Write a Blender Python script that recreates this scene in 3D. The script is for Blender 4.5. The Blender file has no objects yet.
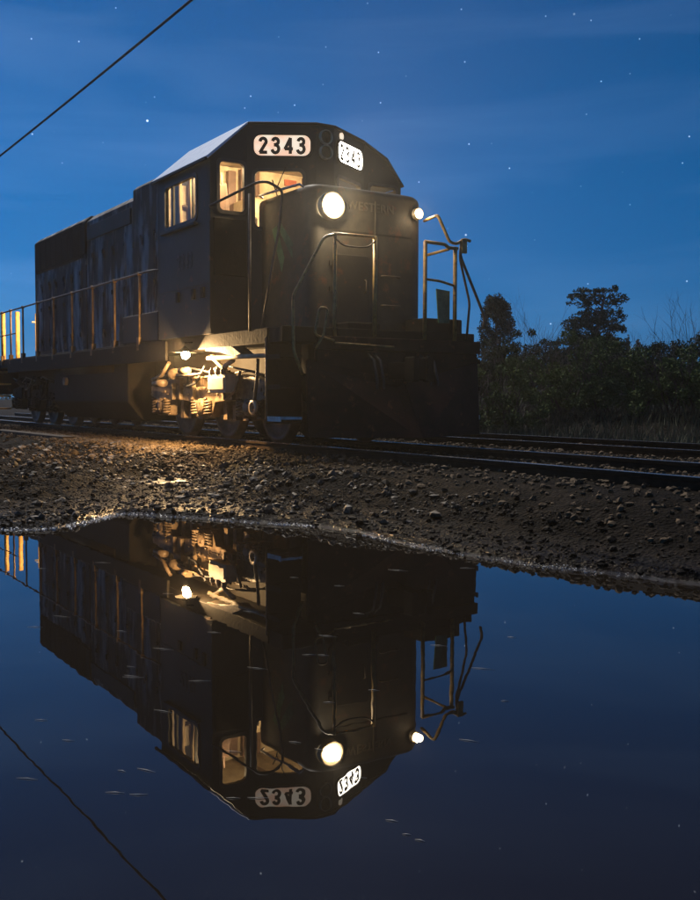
import bpy, math, random
import numpy as np
from mathutils import Vector, Matrix, noise

random.seed(7); rng = np.random.default_rng(7)
R = math.radians
scene = bpy.context.scene
COL = scene.collection

# ------------------------------------------------------------------ camera
TH = 0.5656                       # heading of the track
CX, CY, ZR = -0.6443, 15.022, 0.5068   # cab front on the track axis, rail top above the water
FWD = Vector((math.sin(TH), -math.cos(TH), 0)); RGT = Vector((math.cos(TH), math.sin(TH), 0))
CAMH = 1.1443
cam_d = bpy.data.cameras.new('camera'); cam = bpy.data.objects.new('camera', cam_d); COL.objects.link(cam)
cam.location = (0, 0, CAMH)
cam.rotation_mode = 'XYZ'
cam.matrix_world = Matrix.Translation((0, 0, CAMH)) @ Matrix.Rotation(math.pi/2 - 0.052, 4, 'X') @ Matrix.Rotation(0.0024, 4, 'Z')
cam_d.sensor_fit = 'VERTICAL'; cam_d.sensor_height = 24.0
cam_d.lens = 24.0*1007.25/900.0
cam_d.clip_start = 0.05; cam_d.clip_end = 4000
scene.camera = cam

# ------------------------------------------------------------------ render / view
scene.view_settings.view_transform = 'Standard'; scene.view_settings.look = 'None'
scene.view_settings.exposure = 0.0; scene.view_settings.gamma = 1.0
scene.view_settings.use_curve_mapping = False
scene.render.engine = 'CYCLES'
scene.cycles.use_denoising = True
scene.cycles.max_bounces = 6; scene.cycles.diffuse_bounces = 3; scene.cycles.glossy_bounces = 4
scene.cycles.transmission_bounces = 6; scene.cycles.volume_bounces = 0
scene.cycles.sample_clamp_indirect = 4.0
scene.cycles.caustics_reflective = False; scene.cycles.caustics_refractive = False

# ------------------------------------------------------------------ moon lamp
MOON = Vector((-0.24, 0.56, 0.79)).normalized()      # towards the moon
sd = bpy.data.lights.new('moon_light', 'SUN'); so = bpy.data.objects.new('moon_light', sd); COL.objects.link(so)
sd.energy = 3.6; sd.angle = R(0.5); sd.color = (1.0, 0.93, 0.84)
so.rotation_mode = 'QUATERNION'; so.rotation_quaternion = MOON.to_track_quat('Z', 'Y')

# ------------------------------------------------------------------ world: moonlit dusk sky with stars and thin cirrus
world = bpy.data.worlds.new('World'); scene.world = world; world.use_nodes = True
wt = world.node_tree; wn = wt.nodes; wl = wt.links
for n in list(wn): wn.remove(n)
def W(t, **k):
    n = wn.new(t)
    for a, b in k.items(): setattr(n, a, b)
    return n
wo = W('ShaderNodeOutputWorld'); bg = W('ShaderNodeBackground'); wl.new(bg.outputs[0], wo.inputs[0])
bg.inputs['Strength'].default_value = 0.1
tc = W('ShaderNodeTexCoord'); sep = W('ShaderNodeSeparateXYZ'); wl.new(tc.outputs['Generated'], sep.inputs[0])
sky = W('ShaderNodeTexSky', sky_type='NISHITA', sun_disc=False)
sky.sun_elevation = math.asin(MOON.z); sky.sun_rotation = math.atan2(MOON.x, MOON.y)
sky.air_density = 1.0; sky.dust_density = 0.3; sky.ozone_density = 4.0
tint = W('ShaderNodeMix', data_type='RGBA', blend_type='MULTIPLY'); tint.inputs['Factor'].default_value = 1
wl.new(sky.outputs[0], tint.inputs['A']); tint.inputs['B'].default_value = (0.0, 0.10, 0.22, 1)
ramp = W('ShaderNodeValToRGB'); wl.new(sep.outputs['Z'], ramp.inputs[0])
el = ramp.color_ramp.elements
el[0].position = 0.0; el[0].color = (0.08, 0.92, 2.75, 1)
el[1].position = 1.0; el[1].color = (0.0, 0.22, 0.9, 1)
for p, c in ((0.08, (0.04, 0.93, 2.7, 1)), (0.20, (0.0, 0.78, 2.35, 1)), (0.38, (0.0, 0.48, 1.6, 1))):
    e = el.new(p); e.color = c
add = W('ShaderNodeMix', data_type='RGBA', blend_type='ADD'); add.inputs['Factor'].default_value = 1
wl.new(tint.outputs['Result'], add.inputs['A']); wl.new(ramp.outputs[0], add.inputs['B'])
# side to side brightness (deeper blue towards the right)
dotn = W('ShaderNodeVectorMath', operation='DOT_PRODUCT'); wl.new(tc.outputs['Generated'], dotn.inputs[0]); dotn.inputs[1].default_value = (-0.93, 0.36, 0)
sid = W('ShaderNodeMapRange'); wl.new(dotn.outputs['Value'], sid.inputs[0])
sid.inputs[1].default_value = -0.1; sid.inputs[2].default_value = 0.75; sid.inputs[3].default_value = 0.72; sid.inputs[4].default_value = 1.22
mul = W('ShaderNodeMix', data_type='RGBA', blend_type='MULTIPLY'); mul.inputs['Factor'].default_value = 1
wl.new(add.outputs['Result'], mul.inputs['A']); wl.new(sid.outputs[0], mul.inputs['B'])
# cirrus
cm = W('ShaderNodeMapping'); wl.new(tc.outputs['Generated'], cm.inputs[0]); cm.inputs['Scale'].default_value = (1.2, 1.2, 9); cm.inputs['Rotation'].default_value = (0.12, -0.10, 0.2)
cn = W('ShaderNodeTexNoise'); cn.inputs['Scale'].default_value = 2.2; cn.inputs['Detail'].default_value = 7; cn.inputs['Distortion'].default_value = 0.5
wl.new(cm.outputs[0], cn.inputs['Vector'])
cr = W('ShaderNodeMapRange'); wl.new(cn.outputs['Fac'], cr.inputs[0]); cr.inputs[1].default_value = 0.42; cr.inputs[2].default_value = 0.75; cr.inputs[3].default_value = 0; cr.inputs[4].default_value = 1
cs = W('ShaderNodeMath', operation='MULTIPLY'); wl.new(cr.outputs[0], cs.inputs[0]); wl.new(sid.outputs[0], cs.inputs[1])
cadd = W('ShaderNodeMix', data_type='RGBA', blend_type='ADD'); wl.new(cs.outputs[0], cadd.inputs['Factor'])
wl.new(mul.outputs['Result'], cadd.inputs['A']); cadd.inputs['B'].default_value = (0.34, 0.50, 0.7, 1)
# stars
at = W('ShaderNodeMath', operation='ARCTAN2'); wl.new(sep.outputs['X'], at.inputs[0]); wl.new(sep.outputs['Y'], at.inputs[1])
asn = W('ShaderNodeMath', operation='ARCSINE'); wl.new(sep.outputs['Z'], asn.inputs[0])
cmb = W('ShaderNodeCombineXYZ'); wl.new(at.outputs[0], cmb.inputs[0]); wl.new(asn.outputs[0], cmb.inputs[1])
def stars(prev, scale, thresh, rad, col, off):
    mp = W('ShaderNodeMapping'); wl.new(cmb.outputs[0], mp.inputs[0]); mp.inputs['Location'].default_value = off
    vn = W('ShaderNodeTexVoronoi', voronoi_dimensions='2D'); vn.inputs['Scale'].default_value = scale; wl.new(mp.outputs[0], vn.inputs['Vector'])
    lt = W('ShaderNodeMapRange'); wl.new(vn.outputs['Distance'], lt.inputs[0])
    lt.inputs[1].default_value = rad*scale; lt.inputs[2].default_value = 0; lt.inputs[3].default_value = 0; lt.inputs[4].default_value = 1
    sx = W('ShaderNodeSeparateColor'); wl.new(vn.outputs['Color'], sx.inputs[0])
    br = W('ShaderNodeMapRange'); wl.new(sx.outputs[0], br.inputs[0]); br.inputs[1].default_value = thresh; br.inputs[2].default_value = 1.0; br.inputs[3].default_value = 0; br.inputs[4].default_value = 1
    m = W('ShaderNodeMath', operation='MULTIPLY'); wl.new(lt.outputs[0], m.inputs[0]); wl.new(br.outputs[0], m.inputs[1])
    a = W('ShaderNodeMix', data_type='RGBA', blend_type='ADD'); a.clamp_factor = False
    wl.new(m.outputs[0], a.inputs['Factor']); wl.new(prev, a.inputs['A']); a.inputs['B'].default_value = col
    return a.outputs['Result']
o1 = stars(cadd.outputs['Result'], 24, 0.40, 0.0009, (11, 13, 16, 1), (0.3, 0.1, 0.7))
o2 = stars(o1, 9, 0.55, 0.0013, (24, 26, 28, 1), (1.3, 0.4, 0.2))
wl.new(o2, bg.inputs['Color'])

# ------------------------------------------------------------------ helpers
def tag(o, label=None, cat=None, group=None, kind=None):
    if label: o['label'] = label
    if cat: o['category'] = cat
    if group: o['group'] = group
    if kind: o['kind'] = kind
    return o
def empty(name, loc=(0, 0, 0), rz=0):
    o = bpy.data.objects.new(name, None); COL.objects.link(o); o.location = loc; o.rotation_euler = (0, 0, rz)
    o.empty_display_size = .2
    return o

class MB:
    def __init__(s): s.v = []; s.f = []; s.sm = []
    def add(s, vs, fs, smooth=False):
        b = len(s.v); s.v += [tuple(p) for p in vs]; s.f += [tuple(i+b for i in f) for f in fs]; s.sm += [smooth]*len(fs)
        return s
    def box(s, x0, x1, y0, y1, z0, z1):
        if x0 > x1: x0, x1 = x1, x0
        if y0 > y1: y0, y1 = y1, y0
        if z0 > z1: z0, z1 = z1, z0
        return s.add([(x0,y0,z0),(x1,y0,z0),(x1,y1,z0),(x0,y1,z0),(x0,y0,z1),(x1,y0,z1),(x1,y1,z1),(x0,y1,z1)],
              [(3,2,1,0),(4,5,6,7),(0,1,5,4),(1,2,6,5),(2,3,7,6),(3,0,4,7)])
    def fbox(s, o, u, w, n, u0, u1, w0, w1, n0, n1):   # box in a frame
        ps = []
        for c in (w0, w1):
            for a, b in ((u0, n0), (u1, n0), (u1, n1), (u0, n1)):
                ps.append(o + u*a + w*c + n*b)
        fs = [(3,2,1,0),(4,5,6,7),(0,1,5,4),(1,2,6,5),(2,3,7,6),(3,0,4,7)]
        return s.add(ps, fs)
    def prism(s, pts, axis, a, b, smooth=False):        # pts 2D polygon extruded along axis
        n = len(pts); vs = []
        for t in (a, b):
            for p in pts:
                vs.append({'x': (t, p[0], p[1]), 'y': (p[0], t, p[1]), 'z': (p[0], p[1], t)}[axis])
        fs = [tuple(range(n))[::-1], tuple(range(n, 2*n))] + [(i, (i+1) % n, n+(i+1) % n, n+i) for i in range(n)]
        s.add(vs, fs[:2], False); b0 = len(s.v)-len(vs)
        s.f += [tuple(i+b0 for i in f) for f in fs[2:]]; s.sm += [smooth]*n
        return s
    def tube(s, path, r, seg=8, cap=True):
        P = [Vector(p) for p in path]; n = len(P)
        rr = r if isinstance(r, (list, tuple)) else [r]*n
        T = []
        for i in range(n):
            t = (P[min(i+1, n-1)]-P[max(i-1, 0)])
            T.append(t.normalized() if t.length > 1e-9 else Vector((0, 0, 1)))
        up = Vector((0, 0, 1)) if abs(T[0].z) < .9 else Vector((1, 0, 0))
        a = T[0].cross(up).normalized(); vs = []
        for i in range(n):
            a = (a - T[i]*a.dot(T[i])).normalized(); b = T[i].cross(a)
            for k in range(seg):
                q = 2*math.pi*k/seg
                vs.append(P[i] + (a*math.cos(q)+b*math.sin(q))*rr[i])
        fs = [(i*seg+k, i*seg+(k+1) % seg, (i+1)*seg+(k+1) % seg, (i+1)*seg+k) for i in range(n-1) for k in range(seg)]
        s.add(vs, fs, True)
        if cap:
            b0 = len(s.v)-len(vs)
            s.f += [tuple(b0+k for k in range(seg))[::-1], tuple(b0+(n-1)*seg+k for k in range(seg))]; s.sm += [False, False]
        return s
    def cyl(s, c, axis, r, h, seg=20, r2=None):         # centred on c
        d = {'x': Vector((1,0,0)), 'y': Vector((0,1,0)), 'z': Vector((0,0,1))}[axis] if isinstance(axis, str) else Vector(axis).normalized()
        c = Vector(c); return s.tube([c-d*h/2, c+d*h/2], [r, r if r2 is None else r2], seg)
    def lathe(s, c, axis, prof, seg=24):                # prof: (offset along axis, radius)
        d = {'x': Vector((1,0,0)), 'y': Vector((0,1,0)), 'z': Vector((0,0,1))}[axis] if isinstance(axis, str) else Vector(axis).normalized()
        c = Vector(c); up = Vector((0,0,1)) if abs(d.z) < .9 else Vector((1,0,0)); a = d.cross(up).normalized(); b = d.cross(a)
        vs = []
        for h, r in prof:
            for k in range(seg):
                q = 2*math.pi*k/seg; vs.append(c + d*h + (a*math.cos(q)+b*math.sin(q))*max(r, 1e-4))
        fs = [(i*seg+k, i*seg+(k+1) % seg, (i+1)*seg+(k+1) % seg, (i+1)*seg+k) for i in range(len(prof)-1) for k in range(seg)]
        return s.add(vs, fs, True)
    def build(s, name, mat, parent=None, bevel=0, seg=2):
        me = bpy.data.meshes.new(name); me.from_pydata(s.v, [], s.f)
        me.polygons.foreach_set('use_smooth', s.sm); me.update()
        if mat: me.materials.append(mat)
        o = bpy.data.objects.new(name, me); COL.objects.link(o)
        if parent: o.parent = parent
        if bevel:
            m = o.modifiers.new('bevel', 'BEVEL'); m.width = bevel; m.segments = seg; m.limit_method = 'ANGLE'; m.angle_limit = R(35)
            m.harden_normals = False
        return o

def np_mesh(name, verts, faces, mat, parent=None, smooth=False):
    me = bpy.data.meshes.new(name); verts = np.asarray(verts, np.float32); faces = np.asarray(faces, np.int32)
    k = faces.shape[1]
    me.vertices.add(len(verts)); me.vertices.foreach_set('co', verts.ravel())
    me.loops.add(faces.size); me.loops.foreach_set('vertex_index', faces.ravel())
    me.polygons.add(len(faces)); me.polygons.foreach_set('loop_start', np.arange(0, faces.size, k, dtype=np.int32))
    me.polygons.foreach_set('loop_total', np.full(len(faces), k, np.int32))
    me.polygons.foreach_set('use_smooth', np.full(len(faces), smooth))
    me.update(calc_edges=True); me.validate()
    if mat: me.materials.append(mat)
    o = bpy.data.objects.new(name, me); COL.objects.link(o)
    if parent: o.parent = parent
    return o

# ------------------------------------------------------------------ materials
def mat(name, c1, c2=None, scale=6, rough=.6, metal=0, bump=0, bscale=None, stretch=(1, 1, 1), lo=.4, hi=.62, rust=0, spec=.5, detail=6, coord='Object'):
    m = bpy.data.materials.new(name); m.use_nodes = True; nt = m.node_tree; ns = nt.nodes; ln = nt.links
    b = ns['Principled BSDF']; b.inputs['Roughness'].default_value = rough; b.inputs['Metallic'].default_value = metal
    b.inputs['Specular IOR Level'].default_value = spec
    tcn = ns.new('ShaderNodeTexCoord'); mp = ns.new('ShaderNodeMapping'); ln.new(tcn.outputs[coord], mp.inputs[0]); mp.inputs['Scale'].default_value = stretch
    if c2 is None: c2 = tuple(x*.6 for x in c1)
    nz = ns.new('ShaderNodeTexNoise'); nz.inputs['Scale'].default_value = scale; nz.inputs['Detail'].default_value = detail; nz.inputs['Roughness'].default_value = .62
    ln.new(mp.outputs[0], nz.inputs['Vector'])
    mr = ns.new('ShaderNodeMapRange'); ln.new(nz.outputs['Fac'], mr.inputs[0]); mr.inputs[1].default_value = lo; mr.inputs[2].default_value = hi
    mx = ns.new('ShaderNodeMix'); mx.data_type = 'RGBA'; ln.new(mr.outputs[0], mx.inputs['Factor'])
    mx.inputs['A'].default_value = (*c1, 1); mx.inputs['B'].default_value = (*c2, 1); out = mx.outputs['Result']
    if rust:
        n2 = ns.new('ShaderNodeTexNoise'); n2.inputs['Scale'].default_value = scale*1.9; n2.inputs['Detail'].default_value = 9; n2.inputs['Roughness'].default_value = .7
        ln.new(mp.outputs[0], n2.inputs['Vector'])
        m2 = ns.new('ShaderNodeMapRange'); ln.new(n2.outputs['Fac'], m2.inputs[0]); m2.inputs[1].default_value = .66-rust*.2; m2.inputs[2].default_value = .74-rust*.2
        x2 = ns.new('ShaderNodeMix'); x2.data_type = 'RGBA'; ln.new(m2.outputs[0], x2.inputs['Factor']); ln.new(out, x2.inputs['A']); x2.inputs['B'].default_value = (.09, .035, .015, 1)
        out = x2.outputs['Result']
    ln.new(out, b.inputs['Base Color'])
    r2 = ns.new('ShaderNodeMapRange'); ln.new(nz.outputs['Fac'], r2.inputs[0]); r2.inputs[3].default_value = max(0, rough-.15); r2.inputs[4].default_value = min(1, rough+.2)
    ln.new(r2.outputs[0], b.inputs['Roughness'])
    if bump:
        nb = ns.new('ShaderNodeTexNoise'); nb.inputs['Scale'].default_value = bscale or scale*4; nb.inputs['Detail'].default_value = 8
        ln.new(tcn.outputs[coord], nb.inputs['Vector'])
        bp = ns.new('ShaderNodeBump'); bp.inputs['Strength'].default_value = bump; bp.inputs['Distance'].default_value = .02
        ln.new(nb.outputs['Fac'], bp.inputs['Height']); ln.new(bp.outputs[0], b.inputs['Normal'])
    return m
def emis(name, col, strength, base=(.8, .8, .8)):
    m = bpy.data.materials.new(name); m.use_nodes = True; b = m.node_tree.nodes['Principled BSDF']
    b.inputs['Base Color'].default_value = (*base, 1); b.inputs['Emission Color'].default_value = (*col, 1); b.inputs['Emission Strength'].default_value = strength
    return m
def glass(name, tintc=(1, 1, 1), rough=0.0):
    m = bpy.data.materials.new(name); m.use_nodes = True; nt = m.node_tree; ns = nt.nodes; ln = nt.links
    for n in list(ns): ns.remove(n)
    o = ns.new('ShaderNodeOutputMaterial'); g = ns.new('ShaderNodeBsdfGlossy'); g.inputs['Roughness'].default_value = .05
    t = ns.new('ShaderNodeBsdfTransparent'); t.inputs['Color'].default_value = (*tintc, 1)
    d = ns.new('ShaderNodeBsdfDiffuse'); d.inputs['Color'].default_value = (.4, .35, .28, 1)
    f = ns.new('ShaderNodeFresnel'); f.inputs['IOR'].default_value = 1.45
    x = ns.new('ShaderNodeMixShader'); ln.new(f.outputs[0], x.inputs[0]); ln.new(t.outputs[0], x.inputs[1]); ln.new(g.outputs[0], x.inputs[2])
    tcn = ns.new('ShaderNodeTexCoord'); nz = ns.new('ShaderNodeTexNoise'); nz.inputs['Scale'].default_value = 7; nz.inputs['Detail'].default_value = 6; ln.new(tcn.outputs['Object'], nz.inputs['Vector'])
    mr = ns.new('ShaderNodeMapRange'); ln.new(nz.outputs['Fac'], mr.inputs[0]); mr.inputs[1].default_value = .45; mr.inputs[2].default_value = .8; mr.inputs[4].default_value = .15
    y = ns.new('ShaderNodeMixShader'); ln.new(mr.outputs[0], y.inputs[0]); ln.new(x.outputs[0], y.inputs[1]); ln.new(d.outputs[0], y.inputs[2])
    ln.new(y.outputs[0], o.inputs[0]); return m

M = {}
M['grey'] = mat('weathered_grey_paint', (.020, .016, .012), (.032, .026, .018), 2.5, .6, bump=.12, rust=.35, spec=.3)
M['cab'] = mat('cab_dark_paint', (.012, .0135, .0130), (.022, .023, .021), 2.2, .55, bump=.1, rust=.3, spec=.35)
M['hood'] = mat('faded_hood_paint', (.010, .009, .0085), (.36, .345, .33), 3.2, .7, bump=.15, stretch=(1, 1, .22), lo=.47, hi=.64, rust=.45, spec=.3)
M['nose'] = mat('nose_paint', (.046, .036, .022), (.022, .018, .012), 2.2, .6, bump=.1, rust=.45, spec=.4)
M['red'] = mat('scarlet_pilot_paint', (.032, .009, .005), (.015, .006, .004), 3, .7, bump=.15, rust=.4, spec=.2)
M['roof'] = mat('pale_moonlit_roof', (.80, .88, .96), (.62, .70, .80), 7, .35, bump=.06)
M['black'] = mat('sooty_black_and_shade', (.007, .005, .003), (.014, .010, .006), 5, .75, bump=.2, rust=.1, spec=.2)
M['truck'] = mat('greasy_truck_metal', (.17, .115, .065), (.06, .038, .02), 7, .55, bump=.3, rust=.3)
M['steelw'] = mat('wheel_steel', (.08, .05, .03), (.04, .026, .016), 7, .5, metal=.3, bump=.2)
M['yellow'] = mat('worn_yellow_paint', (.42, .25, .06), (.22, .12, .04), 9, .5, bump=.1, rust=.45)
M['white'] = mat('chipped_white_and_lit_edges', (.75, .72, .66), (.5, .46, .4), 9, .5, rust=.15)
M['railgrey'] = mat('grey_rail_paint', (.11, .075, .045), (.06, .042, .025), 9, .5, rust=.4)
M['rail'] = mat('rail_steel', (.030, .018, .010), (.016, .010, .006), 9, .75, metal=0, bump=.15, spec=.1)
M['railtop'] = mat('polished_rail_head', (.45, .43, .42), (.3, .27, .25), 14, .22, metal=.95)
M['wood'] = mat('creosoted_wood', (.045, .030, .018), (.022, .015, .010), 12, .8, bump=.5, stretch=(1, 6, 6), spec=.2)
M['rubber'] = mat('black_rubber', (.02, .02, .02), None, 8, .6)
M['green'] = mat('faded_green_paint', (.10, .20, .08), (.05, .11, .045), 8, .5, rust=.2)
M['dullyellow'] = mat('dull_yellow_paint', (.20, .115, .035), (.10, .055, .02), 9, .6, rust=.5)
M['postwarm'] = mat('lamp_warmed_white_paint', (.85, .58, .20), (.6, .34, .10), 6, .5)
M['gasket'] = mat('window_gasket', (.03, .028, .026), None, 8, .5)
M['cream'] = mat('cream_paint_and_lamplit_metal', (.55, .45, .30), (.38, .30, .19), 4, .6, bump=.1)
M['seat'] = mat('brown_vinyl', (.14, .08, .05), None, 6, .5)
M['redbox'] = mat('red_enamel', (.42, .13, .07), (.30, .09, .05), 6, .4)
M['cloth'] = mat('tan_curtain', (.55, .42, .24), (.32, .22, .12), 5, .8, stretch=(12, 12, .6))
M['letter'] = mat('faded_lettering', (.064, .049, .030), (.038, .03, .019), 5, .6)
M['sideletter'] = mat('faded_side_number', (.034, .029, .023), (.022, .019, .016), 9, .6)
M['digit'] = mat('black_digit', (.012, .01, .008), None, 8, .6)
M['glass'] = glass('dirty_glass', (.97, .95, .9))
M['lens'] = glass('clear_lens')
M['boardL'] = emis('lit_number_board', (1.0, .76, .52), .95)
nt_ = M['boardL'].node_tree; tn_ = nt_.nodes.new('ShaderNodeTexCoord'); nz_ = nt_.nodes.new('ShaderNodeTexNoise'); nz_.inputs['Scale'].default_value = 7; nt_.links.new(tn_.outputs['Object'], nz_.inputs['Vector'])
cr_ = nt_.nodes.new('ShaderNodeValToRGB'); cr_.color_ramp.elements[0].position = .38; cr_.color_ramp.elements[0].color = (1, .60, .36, 1); cr_.color_ramp.elements[1].position = .6; cr_.color_ramp.elements[1].color = (1, .84, .62, 1)
nt_.links.new(nz_.outputs['Fac'], cr_.inputs[0]); nt_.links.new(cr_.outputs[0], nt_.nodes['Principled BSDF'].inputs['Emission Color'])
M['boardR'] = emis('bright_number_board', (1.0, .90, .74), 22)
M['headlamp'] = emis('headlight_glow', (1.0, .86, .60), 260)
M['smalllamp'] = emis('nose_lamp_glow', (1.0, .80, .48), 42)
M['bulb'] = emis('inspection_bulb_glow', (1.0, .72, .36), 330)
M['chrome'] = mat('lamp_ring', (.62, .50, .32), (.4, .3, .18), 9, .35, metal=.3)

# ------------------------------------------------------------------ ground
SHORE = [(-60, -8), (-40, 9.6), (-16, 9.3), (-8, 8.9), (-5, 8.75), (-3.5, 8.70), (-3.03, 8.66), (-2.75, 8.64), (-2.52, 8.71), (-2.38, 9.2), (-2.26, 9.83), (-2.0, 9.75), (-1.41, 9.41),
         (-0.9, 9.15), (-0.4, 8.95), (0, 8.54), (.45, 7.85), (.93, 7.18), (1.3, 6.85), (1.64, 6.58), (2.15, 6.15), (2.9, 5.6), (4.0, 4.6), (6.5, 2.0), (9, -8)]
SP = np.array(SHORE, float)
def seg_dist(X, Y):
    best = np.full(X.shape, 1e9)
    n = len(SP)
    for i in range(n):
        a = SP[i]; b = SP[(i+1) % n]; d = b-a; t = np.clip(((X-a[0])*d[0]+(Y-a[1])*d[1])/(d@d), 0, 1)
        best = np.minimum(best, np.hypot(X-a[0]-t*d[0], Y-a[1]-t*d[1]))
    ins = np.zeros(X.shape, bool); j = n-1
    for i in range(n):
        xi, yi = SP[i]; xj, yj = SP[j]
        c = ((yi > Y) != (yj > Y)) & (X < (xj-xi)*(Y-yi)/(yj-yi+1e-12)+xi); ins ^= c; j = i
    return np.where(ins, -best, best)
def vnoise(X, Y, f, seed):
    r = np.random.default_rng(seed); T = r.random((256, 256))
    x = X*f; y = Y*f; xi = np.floor(x).astype(int); yi = np.floor(y).astype(int); fx = x-xi; fy = y-yi
    fx = fx*fx*(3-2*fx); fy = fy*fy*(3-2*fy)
    g = lambda a, b: T[a % 256, b % 256]
    return (g(xi, yi)*(1-fx)+g(xi+1, yi)*fx)*(1-fy)+(g(xi, yi+1)*(1-fx)+g(xi+1, yi+1)*fx)*fy - .5
def sm(x, a, b):
    t = np.clip((x-a)/(b-a), 0, 1); return t*t*(3-2*t)
POOL = (-2.32, 12.2)      # small second puddle
def height(X, Y, fine=True):
    X = np.asarray(X, float); Y = np.asarray(Y, float)
    vv = (X-CX)*RGT.x+(Y-CY)*RGT.y; ss = (X-CX)*FWD.x+(Y-CY)*FWD.y
    d = seg_dist(X, Y) + .10*vnoise(X, Y, 2.3, 3) + .05*vnoise(X, Y, 7, 4)
    plate = sm(vv, -2.9, -1.75)*(1-sm(vv, 5.6, 7.4))
    mound = .16*vnoise(X, Y, .55, 11)+.22*vnoise(X, Y, 1.3, 12)+.10*vnoise(X, Y, 2.2, 15)
    base = .055+.10*sm(-X, -.3, 2.2)+.06*sm(vv, -4.2, -2.9)+mound*(.22+.45*sm(-X, -.5, 2))
    beyond = sm(vv, 5.2, 7.5)
    base = base*(1-beyond)+(.30+.18*vnoise(X, Y, .12, 13)+.05*vnoise(X, Y, .9, 14))*beyond
    base = base+.55*sm(vv, 6.6, 9.5)*(1-sm(vv, 14, 26))  # berm added beyond the tracks as a shaded backdrop under the locomotive
    h = base*(1-plate)+.345*plate
    h = h+(1-plate)*(1-beyond)*(.115*vnoise(X, Y, 3.1, 21)+.075*vnoise(X, Y, 7.3, 22)+.05*vnoise(X, Y, 14, 23))+.012*vnoise(X, Y, 9, 24)*plate
    bank = sm(d, 0, 1.7)
    h = h*bank + np.where(d > 0, .05*sm(d, 0, .12), -.12*sm(-d, 0, .5))
    # small pool hollow
    wc = np.exp(-((X+.19*Y)/.85)**4)*sm(Y, 9.5, 10.3)*(1-sm(Y, 12.9, 14.2))
    h = np.where(h > 0, h*(1-wc)+wc*np.minimum(h, .085+.05*vnoise(X, Y, 4, 51)+.025*vnoise(X, Y, 11, 52)), h)
    q = np.hypot((X-POOL[0])/.34, (Y-POOL[1]-.25)/.7)+.35*vnoise(X, Y, 2.0, 31)
    k = 1-sm(q, .75, 1.5)
    h = h*(1-k)+(.098+.035*vnoise(X, Y, 9, 77))*k
    return h
def axis(lo, hi, st, far, g):
    a = list(np.arange(lo, hi+1e-6, st)); x = hi; s = st
    while x < far: s *= g; x += s; a.append(x)
    x = lo; s = st; L = []
    while x > -far: s *= g; x -= s; L.append(x)
    return np.array(L[::-1]+a)
gx = axis(-7.5, 6.0, .045, 260, 1.16); gy = axis(5.2, 17.0, .045, 260, 1.16)
GX, GY = np.meshgrid(gx, gy); GZ = height(GX, GY)
ny, nx = GX.shape
idx = np.arange(nx*ny).reshape(ny, nx)
F = np.stack([idx[:-1, :-1], idx[:-1, 1:], idx[1:, 1:], idx[1:, :-1]], -1).reshape(-1, 4)
def ground_mat():
    m = bpy.data.materials.new('muddy_ground'); m.use_nodes = True; nt = m.node_tree; ns = nt.nodes; ln = nt.links; b = ns['Principled BSDF']; g = ns.new('ShaderNodeNewGeometry'); sp = ns.new('ShaderNodeSeparateXYZ'); ln.new(g.outputs['Position'], sp.inputs[0])
    n1 = ns.new('ShaderNodeTexNoise'); n1.inputs['Scale'].default_value = 5; n1.inputs['Detail'].default_value = 10; n1.inputs['Roughness'].default_value = .7; ln.new(g.outputs['Position'], n1.inputs['Vector'])
    cr = ns.new('ShaderNodeValToRGB'); ln.new(n1.outputs['Fac'], cr.inputs[0]); e = cr.color_ramp.elements
    e[0].position = .32; e[0].color = (.0015, .001, .0007, 1); e[1].position = .72; e[1].color = (.016, .0105, .0065, 1)
    x = e.__class__ and cr.color_ramp.elements.new(.5); x.color = (.0048, .0033, .0021, 1)
    ln.new(cr.outputs[0], b.inputs['Base Color'])
    wet = ns.new('ShaderNodeMapRange'); ln.new(sp.outputs['Z'], wet.inputs[0]); wet.inputs[1].default_value = .02; wet.inputs[2].default_value = .13; wet.inputs[3].default_value = .22; wet.inputs[4].default_value = .8
    rn = ns.new('ShaderNodeMath'); rn.operation = 'MULTIPLY_ADD'; ln.new(n1.outputs['Fac'], rn.inputs[0]); rn.inputs[1].default_value = -.5; ln.new(wet.outputs[0], rn.inputs[2])
    rc = ns.new('ShaderNodeMath'); rc.operation = 'ADD'; ln.new(rn.outputs[0], rc.inputs[0]); rc.inputs[1].default_value = .25; rc.use_clamp = True
    ln.new(rc.outputs[0], b.inputs['Roughness'])
    spm = ns.new('ShaderNodeMapRange'); ln.new(sp.outputs['Z'], spm.inputs[0]); spm.inputs[1].default_value = .003; spm.inputs[2].default_value = .017; spm.inputs[3].default_value = .45; spm.inputs[4].default_value = .04; ln.new(spm.outputs[0], b.inputs['Specular IOR Level'])
    n2 = ns.new('ShaderNodeTexNoise'); n2.inputs['Scale'].default_value = 24; n2.inputs['Detail'].default_value = 10; n2.inputs['Roughness'].default_value = .7; ln.new(g.outputs['Position'], n2.inputs['Vector'])
    v = ns.new('ShaderNodeTexVoronoi'); v.inputs['Scale'].default_value = 30; ln.new(g.outputs['Position'], v.inputs['Vector'])
    ad = ns.new('ShaderNodeMath'); ad.operation = 'ADD'; ln.new(n2.outputs['Fac'], ad.inputs[0]); ln.new(v.outputs['Distance'], ad.inputs[1])
    bp = ns.new('ShaderNodeBump'); bp.inputs['Strength'].default_value = .9; bp.inputs['Distance'].default_value = .03; ln.new(ad.outputs[0], bp.inputs['Height']); ln.new(bp.outputs[0], b.inputs['Normal'])
    return m
M['mud'] = ground_mat()
gnd = np_mesh('ground', np.stack([GX, GY, GZ], -1).reshape(-1, 3), F, M['mud'], smooth=True); tag(gnd, kind='structure')

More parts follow.
